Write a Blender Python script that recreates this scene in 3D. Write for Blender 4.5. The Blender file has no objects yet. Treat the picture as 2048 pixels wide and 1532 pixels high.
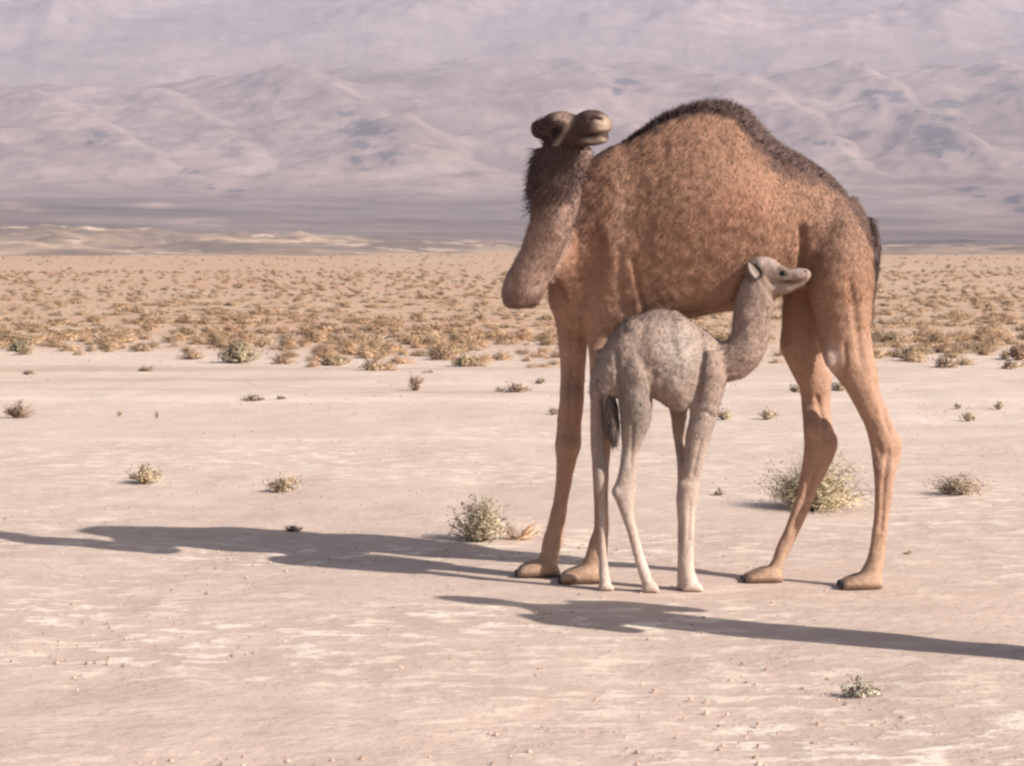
import bpy, math, random
import numpy as np
from mathutils import Vector, noise
random.seed(11); rng = np.random.default_rng(11)
S = bpy.context.scene
COL = S.collection

# ------------------------------------------------------------------ camera
F = 4291.0; HOR = 490.0; CX, CY = 1024.0, 766.0; EYE = 1.5
PITCH = math.atan((CY - HOR) / F)
cam_d = bpy.data.cameras.new('camera'); cam = bpy.data.objects.new('camera', cam_d); COL.objects.link(cam)
cam.location = (0, 0, EYE); cam.rotation_euler = (math.pi/2 - PITCH, 0, 0)
cam_d.sensor_width = 36; cam_d.lens = 36 * F / 2048; cam_d.clip_start = 0.5; cam_d.clip_end = 60000
S.camera = cam
S.cycles.filter_width = 2.6
S.cycles.use_denoising = True
S.cycles.volume_bounces = 1

# ------------------------------------------------------------------ light
SUN = Vector((1.40, -0.856, 1.0)).normalized()          # from the scene towards the sun
w = bpy.data.worlds.new('World'); S.world = w; w.use_nodes = True
nt = w.node_tree; nt.nodes.clear()
sky = nt.nodes.new('ShaderNodeTexSky'); sky.sky_type = 'NISHITA'; sky.sun_disc = False
sky.sun_elevation = math.asin(SUN.z); sky.sun_rotation = math.atan2(SUN.x, SUN.y)
sky.air_density = 1.0; sky.dust_density = 3.0; sky.ozone_density = 1.0
bg = nt.nodes.new('ShaderNodeBackground'); bg.inputs['Strength'].default_value = 0.072
out = nt.nodes.new('ShaderNodeOutputWorld')
nt.links.new(sky.outputs[0], bg.inputs[0]); nt.links.new(bg.outputs[0], out.inputs[0])
sl = bpy.data.lights.new('sun', 'SUN'); sl.energy = 5.0; sl.angle = math.radians(0.55); sl.color = (1.0, 0.93, 0.85)
so = bpy.data.objects.new('sun', sl); COL.objects.link(so); so.location = (40, -30, 60)
so.rotation_euler = SUN.to_track_quat('Z', 'Y').to_euler()
S.view_settings.view_transform = 'Standard'; S.view_settings.look = 'None'
S.view_settings.gamma = 1.0; S.view_settings.use_curve_mapping = False
S.view_settings.exposure = 0.50
HAZE_DENSITY = 1.5e-4

# ------------------------------------------------------------------ helpers
cp, sp = math.cos(PITCH), math.sin(PITCH)
def ray(px, py):
    x = (px - CX) / F; y = (CY - py) / F
    return Vector((x, cp + y * sp, -sp + y * cp))
def P(px, py, Y):
    d = ray(px, py); t = Y / d.y
    return Vector((d.x * t, Y, EYE + d.z * t))
def G(px, py):
    d = ray(px, py); t = -EYE / d.z
    return Vector((d.x * t, d.y * t, 0))
def to_px(co):                                        # (n,3) -> (n,2) drawing coordinates used to lay out coat patches
    x = co[:, 0]; y = co[:, 1]; z = co[:, 2] - EYE
    f = y * cp - z * sp; u = y * sp + z * cp
    return np.stack([CX + F * x / f, CY - F * u / f], 1)
def sst(x, a, b):
    t = np.clip((x - a) / (b - a), 0, 1); return t*t*(3 - 2*t)
def tag(o, label=None, cat=None, group=None, kind=None):
    for k, v in (('label', label), ('category', cat), ('group', group), ('kind', kind)):
        if v: o[k] = v
    return o
def empty(name, loc):
    o = bpy.data.objects.new(name, None); COL.objects.link(o); o.location = loc; o.empty_display_size = 0.1
    return o
def adopt(child, parent):
    child.parent = parent
    child.matrix_parent_inverse = parent.matrix_world.inverted() if parent.type != 'EMPTY' else child.matrix_parent_inverse
    return child
def mesh_np(name, V, faces_flat, loop_tot, mat, parent=None, col=None, smooth=False, origin=None, matidx=None, nrm=None):
    V = np.asarray(V, np.float32)
    if origin is not None: V = V - np.array(origin, np.float32)
    faces_flat = np.array(faces_flat, np.int64); loop_tot = np.asarray(loop_tot)
    if nrm is not None:                                # wind every face so that it looks the way its normals do
        nrm = np.asarray(nrm, np.float32); st = np.concatenate([[0], np.cumsum(loop_tot)[:-1]])
        a_, b_, c_ = (V[faces_flat[st + k]] for k in range(3))
        bad = (np.cross(b_ - a_, c_ - a_) * nrm[faces_flat[st]]).sum(1) < 0
        for k in (3, 4):
            m = bad & (loop_tot == k); i = st[m][:, None] + np.arange(k)[None]
            faces_flat[i] = faces_flat[i[:, ::-1]]
    me = bpy.data.meshes.new(name)
    me.vertices.add(len(V)); me.vertices.foreach_set('co', V.ravel())
    ff = np.asarray(faces_flat, np.int32); lt = np.asarray(loop_tot, np.int32)
    me.loops.add(len(ff)); me.loops.foreach_set('vertex_index', ff)
    me.polygons.add(len(lt)); ls = np.concatenate([[0], np.cumsum(lt)[:-1]]).astype(np.int32)
    me.polygons.foreach_set('loop_start', ls)
    try: me.polygons.foreach_set('loop_total', lt)
    except Exception: pass
    if smooth: me.polygons.foreach_set('use_smooth', np.ones(len(lt), bool))
    for m in (mat if isinstance(mat, (list, tuple)) else [mat]): me.materials.append(m)
    if matidx is not None: me.polygons.foreach_set('material_index', np.asarray(matidx, np.int32))
    me.update(calc_edges=True); me.validate()
    if col is not None:
        a = me.color_attributes.new('Col', 'FLOAT_COLOR', 'POINT')
        c = np.ones((len(V), 4), np.float32); c[:, :3] = col
        a.data.foreach_set('color', c.ravel())
    if nrm is not None:
        nrm = np.asarray(nrm, np.float32); nrm = nrm / (np.linalg.norm(nrm, axis=1)[:, None] + 1e-9)
        if len(nrm) == len(me.vertices): me.normals_split_custom_set_from_vertices(nrm)
    if parent is False: return me
    o = bpy.data.objects.new(name, me); COL.objects.link(o)
    if parent is not None: o.parent = parent
    elif origin is not None: o.location = origin
    return o

# ---- materials
def new_mat(name, rough=0.9, spec=0.15):
    m = bpy.data.materials.new(name); m.use_nodes = True
    n = m.node_tree.nodes; b = n['Principled BSDF']
    b.inputs['Roughness'].default_value = rough; b.inputs['Specular IOR Level'].default_value = spec
    return m, m.node_tree, b
def N(nt, t, **kw):
    n = nt.nodes.new(t)
    for k, v in kw.items():
        if k in n.inputs: n.inputs[k].default_value = v
        else: setattr(n, k, v)
    return n
def noise_tex(nt, vec, scale, detail=4, rough=0.55):
    n = nt.nodes.new('ShaderNodeTexNoise'); n.inputs['Scale'].default_value = scale
    n.inputs['Detail'].default_value = detail; n.inputs['Roughness'].default_value = rough
    if vec is not None: nt.links.new(vec, n.inputs['Vector'])
    return n
def ramp(nt, fac, stops, interp='LINEAR'):
    r = nt.nodes.new('ShaderNodeValToRGB'); r.color_ramp.interpolation = interp
    e = r.color_ramp.elements
    while len(e) < len(stops): e.new(0.5)
    for q, (p, c) in zip(e, stops):
        q.position = p; q.color = (c, c, c, 1) if not hasattr(c, '__len__') else (*c, 1)
    nt.links.new(fac, r.inputs[0]); return r
def mix(nt, fac, a, b, mode='MIX'):
    m = nt.nodes.new('ShaderNodeMix'); m.data_type = 'RGBA'; m.blend_type = mode
    for s, v in ((m.inputs[0], fac), (m.inputs[6], a), (m.inputs[7], b)):
        if hasattr(v, 'links') or isinstance(v, bpy.types.NodeSocket): nt.links.new(v, s)
        elif hasattr(v, '__len__'): s.default_value = (*v, 1)
        else: s.default_value = v
    return m.outputs[2]
def math_n(nt, op, a, b=None):
    m = nt.nodes.new('ShaderNodeMath'); m.operation = op
    for s, v in ((m.inputs[0], a), (m.inputs[1], b)):
        if v is None: continue
        if isinstance(v, bpy.types.NodeSocket): nt.links.new(v, s)
        else: s.default_value = v
    return m.outputs[0]
def bump(nt, h, strength, dist, bsdf):
    b = nt.nodes.new('ShaderNodeBump'); b.inputs['Strength'].default_value = strength; b.inputs['Distance'].default_value = dist
    nt.links.new(h, b.inputs['Height']); nt.links.new(b.outputs[0], bsdf.inputs['Normal'])

# coat / fur: colour from the coat attribute, broken up by noise
def coat_mat(name, scale, contrast, bumpd):
    m, t, b = new_mat(name, 0.85, 0.12)
    at = t.nodes.new('ShaderNodeAttribute'); at.attribute_name = 'Col'
    geo = t.nodes.new('ShaderNodeNewGeometry')
    n1 = noise_tex(t, geo.outputs['Position'], scale, 5, 0.65)
    n2 = noise_tex(t, geo.outputs['Position'], scale * 0.22, 3)
    f = ramp(t, n1.outputs[0], [(0.3, 1 - contrast), (0.7, 1 + contrast)])
    f2 = ramp(t, n2.outputs[0], [(0.3, 1 - contrast * 0.45), (0.7, 1 + contrast * 0.45)])
    c = mix(t, 1.0, at.outputs['Color'], f.outputs[0], 'MULTIPLY')
    c = mix(t, 1.0, c, f2.outputs[0], 'MULTIPLY')
    t.links.new(c, b.inputs['Base Color'])
    bump(t, n1.outputs[0], 0.6, bumpd, b)
    return m
M_COAT = coat_mat('camel_coat', 46, 0.15, 0.015)
M_CALF = coat_mat('calf_coat', 60, 0.12, 0.010)
def hair_mat(name):
    m, t, b = new_mat(name, 0.7, 0.2)
    at = t.nodes.new('ShaderNodeAttribute'); at.attribute_name = 'Col'
    t.links.new(at.outputs['Color'], b.inputs['Base Color'])
    return m
M_HAIR = hair_mat('hair')
def plain(name, c, rough=0.6, spec=0.3):
    m, t, b = new_mat(name, rough, spec)
    n = noise_tex(t, None, 30, 3); tc = t.nodes.new('ShaderNodeTexCoord'); t.links.new(tc.outputs['Object'], n.inputs['Vector'])
    f = ramp(t, n.outputs[0], [(0.3, 0.8), (0.7, 1.15)])
    t.links.new(mix(t, 1.0, c, f.outputs[0], 'MULTIPLY'), b.inputs['Base Color'])
    return m
M_EYE = plain('eye', (0.010, 0.007, 0.006), 0.4, 0.2)
M_NAIL = plain('toenail', (0.035, 0.028, 0.025), 0.45)
M_DARKSKIN = plain('dark_skin', (0.05, 0.028, 0.024), 0.7)

# ------------------------------------------------------------------ terrain
# ground sheet: graded rows, gentle relief, flat within a few mm where the animals stand
def ground():
    ys = [-60, -30, -12, 0, 3]; y = 5.2
    while y < 60: ys.append(y); y *= 1.0045 + 0.0000
    while y < 420: ys.append(y); y *= 1.02
    while y < 40000: ys.append(y); y *= 1.25
    ys = np.array(ys)
    us = np.concatenate([[-60, -12, -4, -1.5, -.8], np.linspace(-.45, .45, 150), [.8, 1.5, 4, 12, 60]])
    V = []
    nr, nc = len(ys), len(us)
    for y in ys:
        s = max(abs(y), 12)
        for u in us:
            x = u * s
            z = 0.0
            if 6 < y < 60 and abs(u) < .5:
                a = 1.0 - math.exp(-(((x - .6) / 1.6) ** 2 + ((y - 9.5) / 1.5) ** 2))
                z = a * (0.022 * noise.noise((x * .9, y * .55, 1.0)) + 0.012 * noise.noise((x * 3.1, y * 2.2, 4.0)))
                z += a * 0.05 * max(0, min(1, (y - 17) / 12)) * noise.noise((x * .12, y * .35, 9.0))
            elif 60 <= y < 420 and abs(u) < .5:
                z = 0.12 * noise.noise((x * .05, y * .05, 2.0)) - 0.1
            elif y >= 420: z = -0.6
            V.append((x, y, z))
    i = np.arange(nr - 1)[:, None] * nc + np.arange(nc - 1)[None, :]
    q = np.stack([i, i + 1, i + nc + 1, i + nc], -1).reshape(-1, 4)
    m, t, b = new_mat('dry_lake_bed', 0.95, 0.1)
    geo = t.nodes.new('ShaderNodeNewGeometry'); pos = geo.outputs['Position']
    sep = t.nodes.new('ShaderNodeSeparateXYZ'); t.links.new(pos, sep.inputs[0])
    mp = t.nodes.new('ShaderNodeMapping'); mp.inputs['Scale'].default_value = (0.55, 1.0, 1.0); t.links.new(pos, mp.inputs[0])
    v = mp.outputs[0]
    big = noise_tex(t, v, 0.45, 4); mid = noise_tex(t, v, 2.3, 5, 0.6); fine = noise_tex(t, v, 17, 5, 0.7)
    crust = noise_tex(t, v, 8.5, 6, 0.7)
    c = ramp(t, mid.outputs[0], [(0.3, (.47, .36, .30)), (0.5, (.52, .40, .338)), (0.72, (.57, .445, .375))]).outputs[0]
    # salt crust flakes, gathered in drifts
    k = ramp(t, crust.outputs[0], [(0.52, 0.0), (0.58, 1.0)])
    kb = ramp(t, big.outputs[0], [(0.42, 0.1), (0.58, 1.0)])
    kk = math_n(t, 'MULTIPLY', k.outputs[0], kb.outputs[0])
    c = mix(t, math_n(t, 'MULTIPLY', kk, 0.9), c, (.74, .64, .53))
    # fine dark grit
    g = ramp(t, fine.outputs[0], [(0.33, 1.0), (0.43, 0.0)])
    c = mix(t, math_n(t, 'MULTIPLY', g.outputs[0], 0.35), c, (.36, .26, .21))
    # paler flat farther out with thin darker drift lines running across
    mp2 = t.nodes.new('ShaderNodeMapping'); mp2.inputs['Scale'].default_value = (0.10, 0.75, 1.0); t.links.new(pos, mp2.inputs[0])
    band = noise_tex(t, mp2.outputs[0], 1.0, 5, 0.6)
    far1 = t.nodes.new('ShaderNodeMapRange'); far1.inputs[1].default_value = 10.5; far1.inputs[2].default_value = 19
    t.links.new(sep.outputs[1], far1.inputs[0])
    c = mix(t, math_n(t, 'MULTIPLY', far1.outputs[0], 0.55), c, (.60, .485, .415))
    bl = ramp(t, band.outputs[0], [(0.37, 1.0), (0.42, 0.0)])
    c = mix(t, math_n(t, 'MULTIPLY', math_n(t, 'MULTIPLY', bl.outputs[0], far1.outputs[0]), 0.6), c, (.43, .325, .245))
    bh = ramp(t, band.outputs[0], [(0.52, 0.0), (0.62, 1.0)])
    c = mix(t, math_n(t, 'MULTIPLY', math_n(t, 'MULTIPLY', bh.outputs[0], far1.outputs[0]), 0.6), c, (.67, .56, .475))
    # scrub plain: tan soil and dry grass beyond about 34 m, with an uneven edge
    edge = noise_tex(t, pos, 0.11, 4, 0.6)
    yy = math_n(t, 'ADD', sep.outputs[1], math_n(t, 'MULTIPLY', math_n(t, 'SUBTRACT', edge.outputs[0], 0.5), 20.0))
    mr = t.nodes.new('ShaderNodeMapRange'); mr.inputs[1].default_value = 25; mr.inputs[2].default_value = 40; t.links.new(yy, mr.inputs[0])
    pat = noise_tex(t, pos, 0.5, 5, 0.7); pat2 = noise_tex(t, pos, 0.045, 3)
    tan = ramp(t, pat.outputs[0], [(0.3, (.39, .27, .19)), (0.5, (.47, .335, .24)), (0.7, (.55, .41, .305))]).outputs[0]
    tan = mix(t, ramp(t, pat2.outputs[0], [(0.42, 0.0), (0.6, 0.5)]).outputs[0], tan, (.50, .285, .20))
    c = mix(t, mr.outputs[0], c, tan)
    t.links.new(c, b.inputs['Base Color'])
    h = math_n(t, 'ADD', math_n(t, 'MULTIPLY', crust.outputs[0], 0.8), math_n(t, 'MULTIPLY', fine.outputs[0], 0.35))
    bump(t, h, 0.55, 0.035, b)
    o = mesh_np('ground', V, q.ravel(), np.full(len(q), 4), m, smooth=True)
    tag(o, kind='structure')
ground()

def fbm(x, y, z, o=5, g=0.5, l=2.05):
    a = 1; s = 0; n = 0
    for _ in range(o):
        s += a * noise.noise((x, y, z)); n += a; a *= g; x *= l; y *= l; z += 7.3
    return s / n
def ridged(x, y, z, o=5):
    a = 1; s = 0; n = 0
    for _ in range(o):
        s += a * (1 - abs(noise.noise((x, y, z))) * 2.0); n += a; a *= 0.5; x *= 2.1; y *= 2.1; z += 3.1
    return s / n

def polar(name, rs, azs, zf, mat, colf):
    V = []; C = []
    for r in rs:
        for a in azs:
            x, y = r * math.sin(a), r * math.cos(a)
            z = zf(x, y, r, a); V.append((x, y, z))
    nr, nc = len(rs), len(azs)
    V = np.array(V)
    i = np.arange(nr - 1)[:, None] * nc + np.arange(nc - 1)[None, :]
    q = np.stack([i, i + 1, i + nc + 1, i + nc], -1).reshape(-1, 4)
    o = mesh_np(name, V, q.ravel(), np.full(len(q), 4), mat, smooth=True, col=colf(V) if colf else None)
    return tag(o, kind='structure')

def py_to_z(py, r): return EYE + r * (HOR - py) / F
azs = np.concatenate([np.linspace(-.8, -.28, 26), np.linspace(-.27, .27, 500), np.linspace(.28, .8, 26)])
def azpx(a): return CX + F * math.tan(a)
# low eroded hills at the edge of the plain
def low_hills():
    rs = np.concatenate([np.linspace(330, 640, 55), np.linspace(655, 1500, 45)])
    def zf(x, y, r, a):
        px = azpx(a)
        left = 1 / (1 + math.exp((px - 640) / 260))
        k = min(1, max(0, (r - 340) / 400)); k2 = min(1, max(0, (r - 330) / 60))
        z = (-0.5) + k * (1.0 + 5.8 * left)
        z += k2 * 6.2 * (0.45 + .75 * left) * max(-.3, ridged(x * .016 + 3, y * .009, 2.2, 4) - .45)
        if r > 1100: z -= (r - 1100) * .006 + 3 * (r - 1100) / 400
        return z
    m, t, b = new_mat('eroded_clay', 0.95, 0.05)
    geo = t.nodes.new('ShaderNodeNewGeometry'); pos = geo.outputs['Position']
    mp = t.nodes.new('ShaderNodeMapping'); mp.inputs['Scale'].default_value = (1.3, .9, 4); t.links.new(pos, mp.inputs[0])
    n1 = noise_tex(t, mp.outputs[0], 0.02, 5, 0.6); n2 = noise_tex(t, mp.outputs[0], 0.07, 4, 0.6)
    c = ramp(t, n1.outputs[0], [(0.40, (.20, .16, .145)), (0.5, (.29, .22, .18)), (0.60, (.42, .31, .235))]).outputs[0]
    c = mix(t, ramp(t, n2.outputs[0], [(0.56, 0.0), (0.66, 0.95)]).outputs[0], c, (.56, .43, .345))
    t.links.new(c, b.inputs['Base Color'])
    polar('low_hills', rs, azs, zf, m, None)
low_hills()

# mountains: a grey alluvial apron climbing to rounded spurs, and a second range behind
PATCH = [  # rocky outcrops, plus broad slope shade painted into the colour (px,py,rx,ry,amount)
 (200,268,26,12,.8),(178,285,14,10,.7),(262,312,40,16,.5),(320,202,10,8,.6),(400,235,16,6,.8),(425,243,12,5,.6),(470,288,22,10,.45),(385,345,60,9,.3),
 (690,228,34,9,.8),(730,250,26,12,1),(748,262,16,14,1),(728,290,26,12,1),(712,318,22,12,.9),(690,262,40,22,.45),(780,300,40,14,.4),(470,385,36,10,.6),
 (110,95,60,14,.5),(60,120,70,14,.55),(145,42,30,8,.7),(170,130,60,10,.35),(840,90,20,6,.6),(790,55,70,10,.35),(560,70,60,10,.3),(1000,108,60,10,.35),
 (1250,165,28,8,.9),(1235,185,14,12,.7),(1770,185,44,7,1),(1800,200,34,10,.8),(1750,215,16,22,.8),(1850,240,60,30,.55),(1880,268,60,24,.8),(1905,290,40,22,.8),(1850,260,95,62,.6),(1660,295,60,30,.5),(730,270,60,46,.55),(260,310,70,26,.45),(80,110,120,34,.5),(900,60,160,26,.4),(1960,60,120,50,.35),(420,370,70,14,.4),(780,310,70,22,.45),(1250,60,140,26,.3),(600,90,120,24,.3),(460,285,50,22,.45),(1870,300,30,30,.7),(1890,202,30,6,.6),
 (1670,285,46,18,.6),(1692,290,16,6,.9),(1640,300,26,12,.4),(1930,378,36,6,.8),(1960,392,26,5,.7),(2030,400,30,12,1),(2044,418,20,10,1),(2020,175,30,12,.8),(2040,150,40,20,.5),
 (1600,130,200,12,.4),(1400,120,150,12,.3),(1950,125,120,12,.4),(1830,485,90,6,.5),(2000,492,40,6,.6),(1900,482,60,5,.6),(350,435,50,8,.35),(1340,140,40,8,.3)]
PALE = [(20,412,34,7,.8),(60,420,30,6,.5),(310,411,34,6,.8),(385,446,50,9,.8),(420,452,40,6,.6),(835,286,16,5,.7),(820,350,60,10,.4),(930,360,50,10,.4),(420,320,34,16,.5),(150,230,60,16,.4),(1000,180,60,20,.4),(560,250,60,20,.3),(1700,320,90,20,.5),(1820,180,90,8,.4),(1600,210,90,20,.4),(1500,40,200,20,.35),(520,20,90,14,.4),(1960,440,90,20,.3)]  # pale ground patches, plus slope highlights painted into the colour
SPURS = [  # ridges running down the slope: (px, range) chains, height, width
 ([(1700,4300),(1800,3800),(1990,3050)],80,120),([(560,4300),(720,3750),(940,3000)],85,120),([(300,4100),(420,3600),(500,3050)],55,110),
 ([(1140,4450),(1250,3800),(1300,3300)],55,100),([(1480,4300),(1660,3500),(1720,3000)],60,110),([(60,4200),(160,3600),(330,3000)],60,110),
 ([(1960,4400),(2100,3700)],90,130),([(300,6800),(60,5600)],150,200),([(980,7000),(800,5700)],120,200),([(1500,7000),(1400,5700)],110,220),([(2000,7000),(1850,5600)],130,220)]
def spur_h(x, y, r):
    z = 0
    for pts, h, w_ in SPURS:
        if r < min(p[1] for p in pts) - 500 or r > max(p[1] for p in pts) + 500: continue
        P_ = [(q[1] * (q[0] - CX) / F, q[1]) for q in pts]
        for (x0, y0), (x1, y1) in zip(P_[:-1], P_[1:]):
            dx, dy = x1 - x0, y1 - y0; L = math.hypot(dx, dy); t = ((x - x0)*dx + (y - y0)*dy) / (L*L)
            if -.1 < t < 1.1:
                sd = ((x - x0)*dy - (y - y0)*dx) / L; sd = -sd if dy > 0 else sd   # negative on the left-hand face
                ww = w_ * (.45 if sd < 0 else 1.5); e = min(1, (t + .1) * 4, (1.1 - t) * 4)
                z = max(z, .40 * h * e * math.exp(-abs(sd / ww) ** 1.6) * (1 + .7 * noise.noise((x * .006, y * .006, 5)) + .3 * noise.noise((x * .02, y * .02, 1))))
    return z
def mountains():
    rs = np.concatenate([np.linspace(1150, 2600, 60), np.linspace(2640, 4800, 200), np.linspace(4850, 9500, 80)])
    kr = [1150, 1500, 2000, 2600, 3000, 3500, 4100, 4500, 4800, 5200, 6000, 7000, 8500, 9500]
    ky = [505,  470,  432,  400,  355,  285,  205,  160,  150,  138,  75,   -10,  -60, -60]
    def zf(x, y, r, a):
        px = azpx(a)
        y0 = np.interp(r, kr, ky)
        crest = 22 * math.sin((px - 200) / 1650 * math.pi) * min(1, max(0, (r - 3000) / 1200))
        foot = (px - 500) * 0.022 * max(0, 1 - abs(r - 2200) / 1500)
        y0 = y0 - crest + foot
        z = py_to_z(y0, r)
        k = min(1, max(0, (r - 2350) / 900))
        n = ridged(x * .00115 + 1.7, y * .0009 + 5.2, .4, 5) - .55
        z += k * 50 * n + k * 9 * (ridged(x * .0034 + 9, y * .0022, 6.1, 4) - .5)
        z += k * 14 * fbm(x * .006, y * .006, 8, 4)
        z += spur_h(x, y, y)
        if r > 4500 and r < 5600:      # saddle behind the first crest
            z -= 75 * math.sin((r - 4500) / 1100 * math.pi)
        z += (1 - k) * 3.5 * fbm(x * .004, y * .002, 3, 3)
        if r < 1250: z -= (1250 - r) * .08
        return z
    def colf(V):
        px = to_px(V); C = np.zeros((len(V), 3)); 
        d = np.hypot(V[:, 0], V[:, 1])
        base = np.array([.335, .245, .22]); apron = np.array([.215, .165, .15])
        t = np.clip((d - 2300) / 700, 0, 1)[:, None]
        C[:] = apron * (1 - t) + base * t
        m = np.zeros(len(V))
        for (x, y, rx, ry, a) in PATCH:
            e = ((px[:, 0] - x) / rx) ** 2 + ((px[:, 1] - y) / ry) ** 2
            m = np.maximum(m, a * np.exp(-e * 1.1))
        jit = np.array([noise.noise((v[0] * .012, v[1] * .006, v[2] * .03)) + .8 * noise.noise((v[0] * .035, v[1] * .01, v[2] * .08)) + (.7 * noise.noise((v[0] * .1, v[1] * .02, v[2] * .2)) if v[1] < 4900 else 0) for v in V])
        jit[d > 4900] *= .5
        m = np.maximum(sst(m + .5 * jit * (m > .04), .40, .66) * .85, np.clip(m * 1.1 + .15 * jit * (m > .04), 0, 1) * .42)[:, None]
        pl = np.zeros(len(V))
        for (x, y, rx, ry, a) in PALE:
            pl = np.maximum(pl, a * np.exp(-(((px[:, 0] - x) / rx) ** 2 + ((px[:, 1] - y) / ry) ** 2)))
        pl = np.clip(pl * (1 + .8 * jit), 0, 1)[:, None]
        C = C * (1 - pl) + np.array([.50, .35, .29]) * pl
        rock_shade = np.array([.05, .06, .075])
        return C * (1 - m) + rock_shade * m
    m, t, b = new_mat('mountain_scree', 0.95, 0.05)
    geo = t.nodes.new('ShaderNodeNewGeometry'); pos = geo.outputs['Position']
    at = t.nodes.new('ShaderNodeAttribute'); at.attribute_name = 'Col'
    n1 = noise_tex(t, pos, 0.0022, 6, 0.62); n2 = noise_tex(t, pos, 0.011, 5, 0.65); n3 = noise_tex(t, pos, 0.0011, 3)
    c = mix(t, 1.0, at.outputs['Color'], ramp(t, n1.outputs[0], [(0.3, .62), (0.5, 1.0), (0.7, 1.3)]).outputs[0], 'MULTIPLY')
    c = mix(t, 1.0, c, ramp(t, n2.outputs[0], [(0.3, .7), (0.7, 1.25)]).outputs[0], 'MULTIPLY')
    c = mix(t, ramp(t, n3.outputs[0], [(0.45, 0.0), (0.65, 0.4)]).outputs[0], c, (.25, .21, .20))
    t.links.new(c, b.inputs['Base Color'])
    bump(t, n2.outputs[0], 0.35, 26, b)
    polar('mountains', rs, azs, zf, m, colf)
mountains()

# haze: one closed box of even air round everything
def haze():
    x, y0, y1, z0, z1 = 11000, -120, 11000, -8, 1150
    V = [(-x, y0, z0), (x, y0, z0), (x, y1, z0), (-x, y1, z0), (-x, y0, z1), (x, y0, z1), (x, y1, z1), (-x, y1, z1)]
    fc = [0, 3, 2, 1, 4, 5, 6, 7, 0, 1, 5, 4, 1, 2, 6, 5, 2, 3, 7, 6, 3, 0, 4, 7]
    m = bpy.data.materials.new('haze_air'); m.use_nodes = True; t = m.node_tree; t.nodes.clear()
    o = t.nodes.new('ShaderNodeOutputMaterial'); v = t.nodes.new('ShaderNodeVolumePrincipled')
    v.inputs['Color'].default_value = (0.69, 0.72, 0.88, 1); v.inputs['Density'].default_value = HAZE_DENSITY
    v.inputs['Anisotropy'].default_value = 0.0
    t.links.new(v.outputs[0], o.inputs['Volume'])
    h = mesh_np('haze', V, fc, [4] * 6, m); tag(h, kind='stuff')
haze()

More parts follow.
